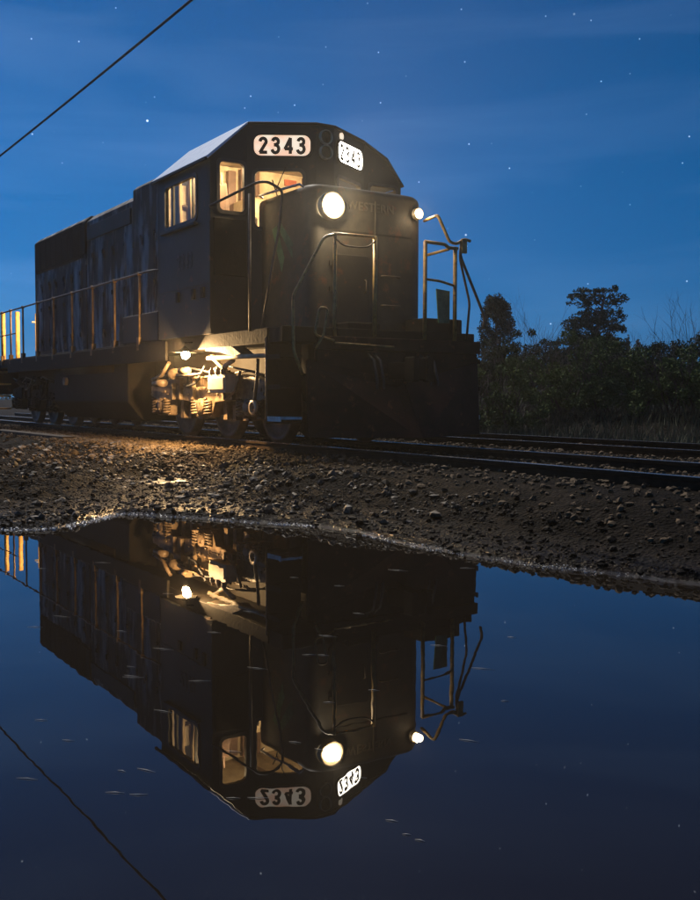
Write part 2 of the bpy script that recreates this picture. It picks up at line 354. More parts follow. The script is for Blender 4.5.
def water_mat():
    m = bpy.data.materials.new('still_water'); m.use_nodes = True; nt = m.node_tree; ns = nt.nodes; ln = nt.links; b = ns['Principled BSDF']
    b.inputs['Base Color'].default_value = (.010, .0075, .005, 1); b.inputs['Roughness'].default_value = .006; b.inputs['IOR'].default_value = 1.33
    g = ns.new('ShaderNodeNewGeometry'); mp = ns.new('ShaderNodeMapping'); ln.new(g.outputs['Position'], mp.inputs[0]); mp.inputs['Scale'].default_value = (1, .6, 1)
    n = ns.new('ShaderNodeTexNoise'); n.inputs['Scale'].default_value = 3.5; n.inputs['Detail'].default_value = 3; ln.new(mp.outputs[0], n.inputs['Vector'])
    bp = ns.new('ShaderNodeBump'); bp.inputs['Strength'].default_value = .022; bp.inputs['Distance'].default_value = .02; ln.new(n.outputs['Fac'], bp.inputs['Height']); ln.new(bp.outputs[0], b.inputs['Normal'])
    return m
M['water'] = water_mat()
w = MB(); w.add([(-60, -8, 0), (10, -8, 0), (10, 11, 0), (-60, 11, 0)], [(0, 1, 2, 3)])
tag(w.build('puddle_water', M['water']), kind='structure')
w = MB(); N = 28
w.add([(POOL[0]+(.26+.07*math.sin(3.1*i)+.05*math.sin(1.7*i))*math.cos(2*math.pi*i/N), POOL[1]+.25+(.48+.1*math.sin(2.3*i))*math.sin(2*math.pi*i/N), .112) for i in range(N)], [tuple(range(N))])
mw = mat('wet_mud_film', (.012, .009, .006), None, 6, .30, bump=.55, bscale=26); mw.node_tree.nodes['Principled BSDF'].inputs['IOR'].default_value = 1.4
tag(w.build('small_puddle_water', mw), kind='structure')

# ------------------------------------------------------------------ loco frame of reference
RZ = math.atan2(FWD.y, FWD.x)
def loco_world(s, v, z=0): return Vector((CX, CY, ZR))+FWD*s+RGT*v+Vector((0, 0, z))

# ------------------------------------------------------------------ railway tracks
def track(name, v0, s0, s1, label, gauge=.7175, dz=0):
    t = empty(name, loco_world(0, v0, dz), RZ); tag(t, label, 'railway track')
    for sg in (-1, 1):
        y = sg*gauge; rb = MB()
        prof = [(-.07, -.17), (.07, -.17), (.07, -.158), (.012, -.14), (.010, -.045), (.034, -.035), (.034, -.004), (-.034, -.004), (-.034, -.035), (-.010, -.045), (-.012, -.14), (-.07, -.158)]
        rb.prism([(y+a+sg*.034, b) for a, b in prof], 'x', s0, s1)
        rl = rb.build('rail', M['rail'], t)
        MB().box(s0, s1, y+sg*.034-.031, y+sg*.034+.031, -.004, 0).build('rail_head', M['railtop'], rl)
    x = s0+.2; proto = None
    while x < s1:
        if proto is None:
            b = MB(); b.box(-.11, .11, -1.28, 1.28, -.30, -.172)
            for sg in (-1, 1):
                b.box(-.09, .09, sg*.75-.14, sg*.75+.14, -.172, -.160)
                for q in (-.09, .09): b.cyl((q*.6, sg*.75+q*1.1, -.15), 'z', .014, .03, 6)
            o = b.build('sleeper', M['wood'], t); proto = o
        else:
            o = proto.copy(); COL.objects.link(o); o.parent = t
        o.location = (x+random.uniform(-.03, .03), random.uniform(-.06, .06), random.uniform(-.012, .004)); o.rotation_euler = (0, random.uniform(-.01, .01), random.uniform(-.02, .02))
        x += .62
    return t
track('railway_track', 0, -28, 15, 'near railway track carrying the locomotive, running past behind the muddy bank')
track('railway_track', 3.50, -28, 22, 'empty second railway track behind the locomotive in front of the bushes')

# ------------------------------------------------------------------ stones
def stones(name, P, size, mat_, flat=.7):
    n = len(P)
    ico = [(0, 0, -1), (.72, -.53, -.45), (-.28, -.85, -.45), (-.89, 0, -.45), (-.28, .85, -.45), (.72, .53, -.45), (.28, -.85, .45), (-.72, -.53, .45), (-.72, .53, .45), (.28, .85, .45), (.89, 0, .45), (0, 0, 1)]
    fc = [(0,1,2),(1,0,5),(0,2,3),(0,3,4),(0,4,5),(1,5,10),(2,1,6),(3,2,7),(4,3,8),(5,4,9),(1,10,6),(2,6,7),(3,7,8),(4,8,9),(5,9,10),(6,10,11),(7,6,11),(8,7,11),(9,8,11),(10,9,11)]
    B = np.array(ico)[None]*(1+rng.uniform(-.32, .32, (n, 12, 1)))*rng.uniform(.6, 1.3, (n, 1, 3))
    B[:, :, 2] *= flat
    a = rng.uniform(0, 6.28, n); c, s_ = np.cos(a), np.sin(a); t = rng.uniform(-.6, .6, n)
    x = B[..., 0]*c[:, None]-B[..., 1]*s_[:, None]; y = B[..., 0]*s_[:, None]+B[..., 1]*c[:, None]; z = B[..., 2]
    y2 = y*np.cos(t)[:, None]-z*np.sin(t)[:, None]; z2 = y*np.sin(t)[:, None]+z*np.cos(t)[:, None]
    V = np.stack([x, y2, z2], -1)*size[:, None, None]+P[:, None, :]
    Fc = (np.array(fc)[None]+12*np.arange(n)[:, None, None]).reshape(-1, 3)
    return np_mesh(name, V.reshape(-1, 3), Fc, mat_)
M['stone'] = mat('ballast_stone', (.14, .098, .058), (.018, .012, .007), 9, .85, bump=.3, coord='Object', lo=.35, hi=.65, detail=4, spec=.12)
M['clod'] = mat('wet_mud_clods', (.013, .0085, .0052), (.0035, .0025, .0016), 6, .75, bump=.4, lo=.35, hi=.65, spec=.12)
n = 17000
s_ = np.concatenate([rng.uniform(-17, 9, n), rng.uniform(-9, 1.5, 9000)]); v_ = np.concatenate([rng.uniform(-2.0, 5.6, n), rng.normal(-1.85, .26, 9000)])
X = CX+FWD.x*s_+RGT.x*v_; Y = CY+FWD.y*s_+RGT.y*v_
sz = rng.uniform(.010, .036, len(X)); P = np.stack([X, Y, height(X, Y)+sz*.35], -1)
tag(stones('ballast_gravel', P, sz, M['stone']), 'loose grey brown crushed stone spread along both railway tracks', 'gravel', kind='stuff')
n = 60000
X = rng.uniform(-8, 5.5, n); Y = rng.uniform(5.5, 16, n); H = height(X, Y); vv = (X-CX)*RGT.x+(Y-CY)*RGT.y
k = (H > .012) & (vv < -1.9); X, Y, H = X[k], Y[k], H[k]
sz = rng.gamma(1.3, .0055, len(X))+.004; sz = np.minimum(sz, .05)
tag(stones('mud_clods', np.stack([X, Y, H+sz*.2], -1), sz, M['clod'], .6), 'wet brown clods and pebbles strewn over the muddy bank', 'mud', kind='stuff')
n = 15000
X = rng.uniform(-7, 2.2, n); Y = rng.uniform(8.5, 16.5, n); H = height(X, Y); vv = (X-CX)*RGT.x+(Y-CY)*RGT.y
cl = (vnoise(X, Y, .8, 81)+.5)*1.1+.55*sm(vv, -3.6, -2.2)-.25
k = (H > .05) & (vv < -1.9) & (cl > rng.random(n)); X, Y, H = X[k], Y[k], H[k]
sz = np.minimum(rng.gamma(1.5, .0095, len(X))+.006, .062)
M['spill'] = mat('spilled_stone', (.10, .070, .042), (.014, .010, .006), 5, .6, bump=.4, lo=.35, hi=.6, spec=.3)
tag(stones('spilled_gravel', np.stack([X, Y, H+sz*.25], -1), sz, M['spill'], .75), 'broken stones spilled down the bank below the track', 'gravel', kind='stuff')
# foam flecks along the water line, bright glints put into their colour
M['foam'] = mat('pale_foam_and_glints', (.75, .76, .78), (.35, .35, .36), 40, .25, bump=.3)
pts = []
for i in range(len(SHORE)-1):
    a = np.array(SHORE[i]); b = np.array(SHORE[i+1])
    if b[0] < -8 or a[0] > 4.5 or b[1] < 3: continue
    L = np.hypot(*(b-a)); m_ = int(L*260)
    t = rng.random(m_)[:, None]; pts.append(a+(b-a)*t+rng.normal(0, .055, (m_, 2)))
pts = np.concatenate(pts)
extra = np.stack([rng.normal(-2.45, .28, 420), rng.normal(9.35, .32, 420)], -1); pts = np.concatenate([pts, extra])
pk = (vnoise(pts[:, 0], pts[:, 1], 2.1, 61)+.5)*1.3-.10*(pts[:, 0]+2.2) > rng.random(len(pts)); pts = pts[pk]
hh = height(pts[:, 0], pts[:, 1]); k = (hh > -.012) & (hh < .018); pts = pts[k]; hh = hh[k]
sz = rng.uniform(.0025, .0085, len(pts))*np.clip(1.15-.18*(pts[:, 0]+1), .45, 1.3); tag(stones('shore_foam_glints', np.stack([pts[:, 0], pts[:, 1], np.maximum(hh, 0)+.003], -1), sz, M['foam'], .5), 'thin pale line of foam flecks and painted glints along the edge of the water', 'foam', kind='stuff')

# timbers lying beside the track
def timber(sa, va, sb, vb, z, label, w_=.13):
    a = loco_world(sa, va); b = loco_world(sb, vb); c = (a+b)/2; L = (b-a).length
    b_ = MB().box(-L/2, L/2, -w_, w_, -.16, 0); o = b_.build('old_timber', M['wood'], None, .012)
    o.location = (c.x, c.y, z); o.rotation_euler = (0, random.uniform(-.006, .006), math.atan2((b-a).y, (b-a).x)); tag(o, label, 'timber', 'old timbers beside the track'); return o
timber(-9.8, -2.15, -5.0, -2.05, .43, 'long old timber lying beside the track at the left, below the fuel tank')
timber(-2.4, -1.80, .35, -1.78, .372, 'short old timber lying beside the track below the front truck')

# ------------------------------------------------------------------ locomotive
LOCO = empty('locomotive', loco_world(0, 0, 0), RZ)
tag(LOCO, 'weathered dark diesel locomotive numbered 2343 standing on the near track with its lights on', 'locomotive')
V3 = Vector
Z = V3((0, 0, 1))
# ---- underframe
b = MB(); b.box(-13.0, 2.0, -1.5, 1.55, 1.33, 1.53)
b.box(-13.0, 1.6, -.9, .9, .95, 1.33); b.box(-11.5, -1.7, -1.54, -1.50, 1.20, 1.50)
b.build('underframe', M['black'], LOCO, .01)
# fuel tank and air reservoirs
b = MB(); b.prism([(-1.42, 1.22), (-1.42, .55), (-1.15, .22), (1.1, .22), (1.42, .62), (1.42, 1.15), (.9, 1.33), (-.9, 1.33)], 'x', -8.1, -3.7)
ft = b.build('fuel_tank', M['black'], LOCO, .03)
b = MB(); b.cyl((-7.2, -1.44, .95), 'y', .08, .1, 14); b.build('filler_cap', M['truck'], ft)
b = MB(); b.cyl((-6.0, -1.30, 1.16), 'x', .15, 3.2, 18); b.build('air_reservoir', M['black'], LOCO)
# ---- long hood
b = MB(); HL, HR = -1.07, 1.10
b.prism([(HL, 1.53), (HL, 4.16), (HL+.12, 4.27), (HR-.12, 4.27), (HR, 4.16), (HR, 1.53)], 'x', -10.75, -7.0)
b.prism([(HL+.02, 1.53), (HL+.02, 4.13), (HL+.18, 4.27), (HR-.18, 4.27), (HR-.02, 4.13), (HR-.02, 1.53)], 'x', -7.0, -4.35)
b.prism([(HL+.01, 1.53), (HL+.01, 4.30), (HL+.10, 4.38), (HR-.1, 4.38), (HR-.01, 4.30), (HR-.01, 1.53)], 'x', -4.35, -1.95)
hood = b.build('long_hood', M['hood'], LOCO, .015)
b = MB()
for k in range(9): b.box(-10.5+k*.4, -10.17+k*.4, HL-.03, HL+.05, 3.50, 4.10)
b.box(-10.62, -7.15, HL-.012, HL+.02, 3.44, 4.16)
for k in range(22): b.box(-10.58, -7.2, HL-.04, HL-.012, 3.475+k*.03, 3.487+k*.03)
b.build('radiator_grille', M['black'], hood)
b = MB()
for s0 in (-9.9, -8.9, -7.9): b.cyl((s0, 0, 4.32), 'z', .42, .14, 24)
b.build('roof_fan', M['black'], hood)
b = MB(); b.box(-5.6, -4.9, -.35, .35, 4.27, 4.40); b.cyl((-3.2, .1, 4.50), 'z', .16, .26, 18); b.build('exhaust_stack', M['black'], hood, .01)
xs = -10.6; i = 0
while xs < -2.2:
    wd = [.52, .62, .46, .62][i % 4]
    if xs+wd > -1.98: break
    e = HL - (.0 if xs < -7.0 else -.02 if xs < -4.35 else -.01)
    zt = 3.34 if xs < -7.1 else 3.62+.0*(i % 3)
    if xs < -7.0 < xs+wd: xs = -6.97; continue
    if xs < -4.35 < xs+wd: xs = -4.32; continue
    b = MB(); b.box(xs+.008, xs+wd-.008, e-.012, e+.01, 1.66, zt)
    b.box(xs+.09, xs+wd-.09, e-.018, e-.012, 1.76, zt-.12)
    for zz in (1.9, 2.6, zt-.2): b.box(xs+wd-.07, xs+wd-.035, e-.05, e-.022, zz-.04, zz+.04)
    for zz in (1.85, zt-.28): b.cyl((xs+.03, e-.03, zz), 'z', .014, .12, 8)
    b.build('hood_door', M['hood'], hood, .006); xs += wd; i += 1
b = MB()
for sA, sB in ((-7.0, -4.35),): b.box(sA+.1, sB-.1, HL-.012, HL+.03, 3.74, 4.02)
b.build('air_intake_panel', M['grey'], hood, .01)
b = MB()
b.box(-10.79, -10.75, -.35, .35, 1.6, 3.2); b.build('rear_door', M['grey'], hood, .01)
# ---- walkway equipment behind cab
b = MB(); b.box(-3.7, -2.1, -1.5, -1.08, 1.53, 2.0); b.build('battery_box', M['grey'], LOCO, .02)

RN = (.62, .84, 4.14, 4.24)
# ---- cab shell
CL, CR_, ZE = -1.55, 1.69, 3.98
P2 = [(-1.95, CL), (0, CL), (0, -.98), (.5, -.14), (.5, .16), (0, 1.0), (0, CR_), (-1.95, CR_)]  # (s, v) outline
def wall(mb, a, bb, z0, z1, holes, th=.06):
    "vertical wall from a to bb (s,v) with rectangular holes (u0,u1,z0,z1) seen from outside, u from a"
    o = V3((a[0], a[1], 0)); u = V3((bb[0]-a[0], bb[1]-a[1], 0)); L = u.length; u.normalize(); n_ = u.cross(Z)
    us = sorted({0, L, *[h[0] for h in holes], *[h[1] for h in holes]}); zs = sorted({z0, z1, *[h[2] for h in holes], *[h[3] for h in holes]})
    for i in range(len(us)-1):
        for j in range(len(zs)-1):
            cu = (us[i]+us[i+1])/2; cz = (zs[j]+zs[j+1])/2
            if any(h[0] < cu < h[1] and h[2] < cz < h[3] for h in holes): continue
            mb.fbox(o, u, Z, n_, us[i], us[i+1], zs[j], zs[j+1], -th, 0)
    return o, u, n_
def rrect(u0, u1, w0, w1, r, k=5):
    pts = []
    for cx, cy, a0 in ((u1-r, w1-r, 0), (u0+r, w1-r, 90), (u0+r, w0+r, 180), (u1-r, w0+r, 270)):
        for i in range(k+1):
            a = R(a0+90*i/k); pts.append((cx+r*math.cos(a), cy+r*math.sin(a)))
    return pts
def ring(mb, o, u, n_, outer, inner, d0, d1):
    k = len(outer); vs = []
    for d in (d0, d1):
        for pl in (outer, inner):
            for p in pl: vs.append(o+u*p[0]+Z*p[1]+n_*d)
    fs = []
    for i in range(k):
        j = (i+1) % k
        fs += [(2*k+i, 2*k+j, 3*k+j, 3*k+i), (i, k+i, k+j, j), (i, j, 2*k+j, 2*k+i), (k+i, 3*k+i, 3*k+j, k+j)]
    return mb.add(vs, fs)
def flat(mb, o, u, n_, pts, d):
    return mb.add([o+u*p[0]+Z*p[1]+n_*d for p in pts], [tuple(range(len(pts)))])
def plate(mb, o, u, n_, pts, d0, d1):
    k = len(pts); vs = [o+u*p[0]+Z*p[1]+n_*d for d in (d0, d1) for p in pts]
    return mb.add(vs, [tuple(range(k))[::-1], tuple(range(k, 2*k))]+[(i, (i+1) % k, k+(i+1) % k, k+i) for i in range(k)])
cab = MB(); wins = []
side_h = [(.10, .28, 3.18, 3.84), (.42, 1.46, 3.18, 3.84)]
# left side wall runs (s=-1.95 -> 0) as seen from outside
o, u, n_ = wall(cab, (-1.95, CL), (0, CL), 1.53, ZE, [(.30, 1.48, 3.20, 3.82)]); wins.append((o, u, n_, (.30, 1.48, 3.20, 3.82), .10, 'side'))
o, u, n_ = wall(cab, (0, CL), (0, -.98), 1.53, ZE, [(.13, .54, 3.25, 3.97)]) if False else wall(cab, (0, CL), (0, -.98), 1.53, ZE, [(.13, .53, 3.25, 3.95)]); wins.append((o, u, n_, (.13, .53, 3.25, 3.95), .08, 'front'))
o, u, n_ = wall(cab, (0, -.98), (.5, -.14), 1.53, 4.5, [(.10, .80, 3.05, 3.86)]); wB = (o, u, n_); wins.append((o, u, n_, (.10, .80, 3.05, 3.86), .10, 'wind'))
o, u, n_ = wall(cab, (.5, -.14), (.5, .16), 1.53, 4.5, []); wC = (o, u, n_)
o, u, n_ = wall(cab, (.5, .16), (0, 1.0), 1.53, 4.5, [(.10, .86, 3.05, 3.84)]); wD = (o, u, n_); wins.append((o, u, n_, (.10, .86, 3.05, 3.84), .10, 'wind'))
o, u, n_ = wall(cab, (0, 1.0), (0, CR_), 1.53, ZE-.04, [(.10, .60, 3.25, 3.90)]); wins.append((o, u, n_, (.10, .60, 3.25, 3.90), .08, 'front'))
o, u, n_ = wall(cab, (0, CR_), (-1.95, CR_), 1.53, ZE-.1, [(.4, 1.6, 3.2, 3.8)]); wins.append((o, u, n_, (.4, 1.6, 3.2, 3.8), .10, 'side'))
o, u, n_ = wall(cab, (-1.95, CR_), (-1.95, CL), 1.53, ZE, [])
# gable pieces front and rear
for s0, s1 in ((-.06, 0), (-1.95, -1.89)):
    cab.prism([(CL, ZE), (-.98, ZE), (-.98, 4.5)], 'x', s0, s1)
    cab.prism([(1.0, ZE-.04), (CR_, ZE-.04), (1.40, 4.28), (1.0, 4.5)], 'x', s0, s1)
cab.prism([(-.98, ZE), (1.0, ZE), (1.0, 4.5), (-.98, 4.5)], 'x', -1.95, -1.89)
CAB = cab.build('cab', M['cab'], LOCO)
# floor / rear bulkhead lining
b = MB(); b.box(-1.88, -.07, CL+.07, CR_-.07, 2.3, 2.34); b.box(-1.885, -1.84, CL+.07, CR_-.07, 2.34, 3.94); b.box(-1.885, -1.84, -1.0, 1.05, 3.94, 4.33)
b.build('cab_lining', M['cream'], CAB)
b = MB(); b.box(-1.88, -.07, -1.05, 1.12, 4.34, 4.36); b.prism([(-.07, -.85), (.0, -.82), (.40, -.13), (.40, .14), (.0, .84), (-.07, .86)], 'z', 4.34, 4.36); b.build('ceiling_lining', M['cream'], CAB)
b = MB(); b.box(-1.80, -1.25, -.35, .95, 2.34, 3.75); b.build('electrical_cabinet', M['cream'], CAB, .02)
b = MB(); b.box(-1.83, -1.80, RN[0], RN[1], RN[2], RN[3]); b.build('red_notice_board', M['redbox'], CAB)
b = MB(); b.box(-1.24, -1.15, .35, .7, 3.2, 3.6); b.box(-1.15, -1.12, .40, .65, 3.3, 3.5); b.build('gauge_panel', M['grey'], CAB)
for yy in (-1.12, 1.15):
    b = MB(); b.box(-1.25, -.8, yy-.24, yy+.24, 2.85, 2.97); b.box(-1.30, -1.2, yy-.22, yy+.22, 2.97, 3.55); b.cyl((-1.0, yy, 2.6), 'z', .05, .5, 12)
    b.build('driver_seat', M['seat'], CAB, .04)
b = MB(); b.box(-.62, -.30, -1.2, -.65, 2.34, 3.28); b.build('control_stand', M['grey'], CAB, .03)
b = MB(); b.box(-.60, -.42, -1.40, -1.2, 3.25, 3.50); b.build('red_lunch_box', M['redbox'], CAB, .02)
b = MB()
for k in range(7): b.cyl((-1.62+k*.05, -1.44, 3.52), 'z', .028, .70, 8)
b.build('curtain', M['cloth'], CAB)
b = MB()
for k in range(3): b.cyl((-.98+k*.03, -1.44, 3.52), 'z', .024, .70, 8)
b.build('curtain', M['cloth'], CAB)
b = MB(); b.box(-.55, -.45, -1.20, -1.08, 3.0, 3.72); b.tube([(-.5, -1.14, 3.90), (-.5, -1.14, 3.7)], .02, 6); b.prism([(-1.28, 3.30), (-1.22, 3.74), (-1.06, 3.76), (-1.0, 3.28)], 'x', -.58, -.50); b.build('hanging_coat', M['seat'], CAB, .03)
b = MB()
for yy in (-1.25, -1.1, -.75, -.5): b.cyl((-1.78, yy, 3.2), 'z', .03, 1.5, 8)
b.cyl((-1.75, -.9, 3.6), 'y', .025, .9, 8); b.build('pipework', M['truck'], CAB)
for (ya, yb, za, zb) in ((-.44, -.30, 3.5, 4.25), (-.22, -.17, 3.0, 4.3), (.05, .12, 3.9, 4.3), (.95, 1.05, 3.9, 4.3)):
    MB().box(-1.83, -1.74, ya, yb, za, zb).build('conduit_box', M['seat'], CAB, .01)
MB().box(-1.5, -.9, -.30, -.24, 4.26, 4.31).build('ceiling_conduit', M['seat'], CAB)
# window gaskets and panes
for (o, u, n_, h, r, kind) in wins:
    b = MB(); ring(b, o, u, n_, rrect(h[0]-.035, h[1]+.035, h[2]-.035, h[3]+.035, r), rrect(h[0]+.012, h[1]-.012, h[2]+.012, h[3]-.012, r*.75), -.045, .014)
    if kind == 'side':
        for uu in (h[0]+(h[1]-h[0])*.24, h[0]+(h[1]-h[0])*.86):
            b.fbox(o, u, Z, n_, uu-.018, uu+.018, h[2], h[3], -.04, -.005)
    wf = b.build('window', M['gasket'], CAB)
    b = MB(); flat(b, o, u, n_, rrect(h[0], h[1], h[2], h[3], r), -.02); g_ = b.build('pane', M['glass'], CAB)
# roof
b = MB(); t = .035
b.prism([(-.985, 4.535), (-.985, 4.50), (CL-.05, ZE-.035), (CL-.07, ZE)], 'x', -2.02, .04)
slope = b.build('roof_slope', M['roof'], CAB, .006)  # left slope only: moonlight sheen put into its pale bluish white
b = MB()
top = [(-2.02, -.98), (.05, -.98), (.54, -.15), (.54, .17), (.05, 1.0), (-2.02, 1.0)]
vs = [(p[0], p[1], 4.50) for p in top]+[(p[0], p[1], 4.535) for p in top]
b.add(vs, [(0, 1, 2, 3, 4, 5), (11, 10, 9, 8, 7, 6)]+[((i+1) % 6, i, 6+i, 6+(i+1) % 6) for i in range(6)])
b.prism([(1.0, 4.535), (1.0, 4.50), (1.40, 4.29), (CR_+.02, ZE-.07), (CR_+.05, ZE-.05), (1.42, 4.33)], 'x', -2.02, .04)
b.build('roof', M['cab'], CAB, .02)
b = MB(); b.box(-2.02, .02, CL-.09, CL-.052, ZE-.05, ZE-.015); b.build('rain_gutter', M['cab'], CAB)
b = MB(); b.tube([(-1.0, .3, 4.55), (-.6, .3, 4.62), (-.1, .3, 4.62)], [.05, .045, .07], 12); b.build('horn', M['black'], CAB)
# sunshade bracket / window sill on the side
b = MB(); b.box(-1.7, -.42, CL-.07, CL-.002, 3.10, 3.14); b.build('arm_rest', M['cab'], CAB, .01)
# text
def text(name, s, size, mtx, material, parent, ext=.002, sx=1.0, bold=0.0, spacing=1.0):
    cu = bpy.data.curves.new(name, 'FONT'); cu.body = s; cu.size = size; cu.align_x = 'CENTER'; cu.align_y = 'CENTER'; cu.extrude = ext; cu.offset = bold; cu.space_character = spacing
    to = bpy.data.objects.new(name+'_c', cu); COL.objects.link(to); bpy.context.view_layer.update()
    me = bpy.data.meshes.new_from_object(to.evaluated_get(bpy.context.evaluated_depsgraph_get()))
    bpy.data.objects.remove(to); me.materials.clear(); me.materials.append(material)
    me.transform(mtx @ Matrix.Diagonal((sx, 1, 1, 1))); me.name = name
    o = bpy.data.objects.new(name, me); COL.objects.link(o); o.parent = parent; return o
def fr(o, u, n_, a, z, d):
    p = o+u*a+Z*z+n_*d
    return Matrix(((u.x, Z.x, n_.x, p.x), (u.y, Z.y, n_.y, p.y), (u.z, Z.z, n_.z, p.z), (0, 0, 0, 1)))
def arc(cx, cy, rx, ry, a0, a1, k=12): return [(cx+rx*math.cos(R(a0+(a1-a0)*i/k)), cy+ry*math.sin(R(a0+(a1-a0)*i/k))) for i in range(k+1)]
DIG = {'2': [arc(.25, .74, .19, .20, 170, -20)+[(.06, .07), (.47, .07)]],
       '3': [arc(.23, .75, .18, .19, 165, -75, 12)+[(.17, .54)], [(.17, .54)]+arc(.22, .29, .21, .24, 70, -165, 14)],
       '4': [[(.36, .02), (.36, .95), (.03, .30), (.49, .30)]]}
def digits(mb, word, o, u, n_, cu, cz, h, wd, gap, st, d):
    tot = len(word)*wd+(len(word)-1)*gap; x = cu-tot/2
    for c in word:
        for k, line in enumerate(DIG[c]):
            P_ = [(x+p[0]/.5*wd, cz-h/2+p[1]*h) for p in line]
            for i_ in range(len(P_)-1):
                (ax, ay), (bx, by) = P_[i_], P_[i_+1]; L_ = math.hypot(bx-ax, by-ay)
                if L_ < 1e-6: continue
                tx, ty = (bx-ax)/L_, (by-ay)/L_; e_ = st*.35; q = [(ax-tx*e_-ty*st, ay-ty*e_+tx*st), (ax-tx*e_+ty*st, ay-ty*e_-tx*st), (bx+tx*e_+ty*st, by+ty*e_-tx*st), (bx+tx*e_-ty*st, by+ty*e_+tx*st)]
                dd_ = d+.00015*((i_+k*7) % 17); flat(mb, o, u, n_, q, dd_)
        x += wd+gap
for (o, u, n_), (a0, a1), mt in ((wB, (.10, .90), 'boardL'), (wD, (.09, .88), 'boardR')):
    z0, z1 = 4.06, 4.35
    b = MB(); ring(b, o, u, n_, rrect(a0-.03, a1+.03, z0-.03, z1+.03, .12), rrect(a0, a1, z0, z1, .10), 0.001, .035); fm = b.build('number_board', M['cab'], CAB)
    b = MB(); plate(b, o, u, n_, rrect(a0, a1, z0, z1, .10), .002, .018); pn = b.build('lit_panel', M[mt], CAB)
    b = MB(); digits(b, '2343', o, u, n_, (a0+a1)/2, (z0+z1)/2, .225, .112, .068, .0235, .021); b.build('number', M['digit'], CAB)
# twin headlight housing (unlit) on the centre panel
o, u, n_ = wC
for zz in (4.345, 4.135):
    b = MB(); b.lathe(o+u*.15+Z*zz, n_, [(.0, .105), (.05, .105), (.05, .088), (.0, .085)], 24); hl = b.build('headlight_ring', M['chrome'], CAB)
    b = MB(); b.lathe(o+u*.15+Z*zz, n_, [(.02, .09), (.032, .06), (.036, .0)], 24); b.build('headlight_lens', M['black'], CAB)
b = MB(); o, u, n_ = wD; b.lathe(o+u*.22+Z*4.435+n_*.0, n_, [(0, .05), (.02, .05), (.03, .03), (.032, 0)], 16); b.build('marker_light', M['boardL'], CAB)
# wipers
b = MB(); o, u, n_ = wB
b.tube([o+u*.55+Z*3.90+n_*.03, o+u*.40+Z*3.55+n_*.045], .008, 6); b.tube([o+u*.36+Z*3.72+n_*.04, o+u*.46+Z*3.40+n_*.04], .010, 6); b.build('wiper', M['black'], CAB)
# side number
text('side_number', '2343', .32, fr(V3((-1.95, CL, 0)), V3((1, 0, 0)), V3((0, -1, 0)), 1.05, 2.62, .006), M['sideletter'], CAB, .002, .9, .006)
b = MB(); b.box(-1.93, -.02, CL-.012, CL-.001, 2.24, 2.29); b.box(-.03, -.0, CL-.012, CL-.001, 1.6, 3.1); b.build('panel_seam', M['cab'], CAB)
for sx_ in (-1.2, -.62, -.3):
    b = MB(); b.box(sx_, sx_+.1, CL-.03, CL-.001, 2.05, 2.2); b.build('latch', M['black'], CAB, .006)
# dark cab door on the front left panel
b = MB(); b.box(.001, .03, CL+.04, -1.0, 2.35, 3.15); b.build('cab_door', M['black'], CAB, .01)

# ---- nose
NL, NRt, NS, NT = -.80, 1.07, 1.50, 3.46
pl = []
for (cx, cy, a0, rr) in ((NS-.16, NL+.16, 270, .16), (NS-.26, NRt-.26, 0, .26)):
    for i in range(7):
        a = R(a0+90*i/6); pl.append((cx+rr*math.cos(a), cy+rr*math.sin(a)))
pl = [(.02, NL)]+pl+[(.02, NRt)]
def shrink(p, d):
    cx, cy = .7, .13; x, y = p; return (x-(d if x > 1 else 0), y+(d if y < cy else -d))
b = MB(); k = len(pl)
lv = [(1.45, 0), (NT-.10, 0), (NT-.05, .015), (NT-.015, .045), (NT, .09)]
vs = [(*shrink(p, d), z) for z, d in lv for p in pl]
fs = [(i*k+j, i*k+(j+1) % k, (i+1)*k+(j+1) % k, (i+1)*k+j) for i in range(len(lv)-1) for j in range(k)]
b.add(vs, fs, True); b.f.append(tuple(len(b.v)-k+j for j in range(k))); b.sm.append(False)
NOSE = b.build('nose', M['nose'], LOCO)
m_ = NOSE.modifiers.new('es', 'EDGE_SPLIT'); m_.split_angle = R(40)
# seam, door and grab irons on the nose front
b = MB(); b.box(NS, NS+.012, .20, .225, 1.55, 3.30); b.box(NS, NS+.014, -.42, .18, 1.62, 1.66); b.build('seam_strip', M['nose'], NOSE)
b = MB(); b.box(NS, NS+.02, -.45, .10, 1.60, 2.55); b.build('nose_door', M['grey'], NOSE, .01)
for zz in (1.75, 2.08, 2.42):
    b = MB(); b.cyl((NS+.03, -.47, zz), 'z', .016, .12, 8); b.box(NS+.005, NS+.02, -.53, -.41, zz-.03, zz+.03); b.build('door_hinge', M['nose'], NOSE)
b = MB(); b.tube([(NS+.02, .03, 2.05), (NS+.06, .03, 2.07), (NS+.06, .03, 2.21), (NS+.02, .03, 2.23)], .010, 6); b.build('door_handle', M['railgrey'], NOSE)
b = MB(); b.box(NS, NS+.006, -.60, .80, 2.86, 2.875); b.build('weld_seam', M['nose'], NOSE)
for yy, zz in ((.45, 2.3), (.45, 1.9)):
    b = MB(); b.tube([(NS, yy-.14, zz), (NS+.06, yy-.14, zz), (NS+.06, yy+.14, zz), (NS, yy+.14, zz)], .011, 6); b.build('grab_iron', M['railgrey'], NOSE)
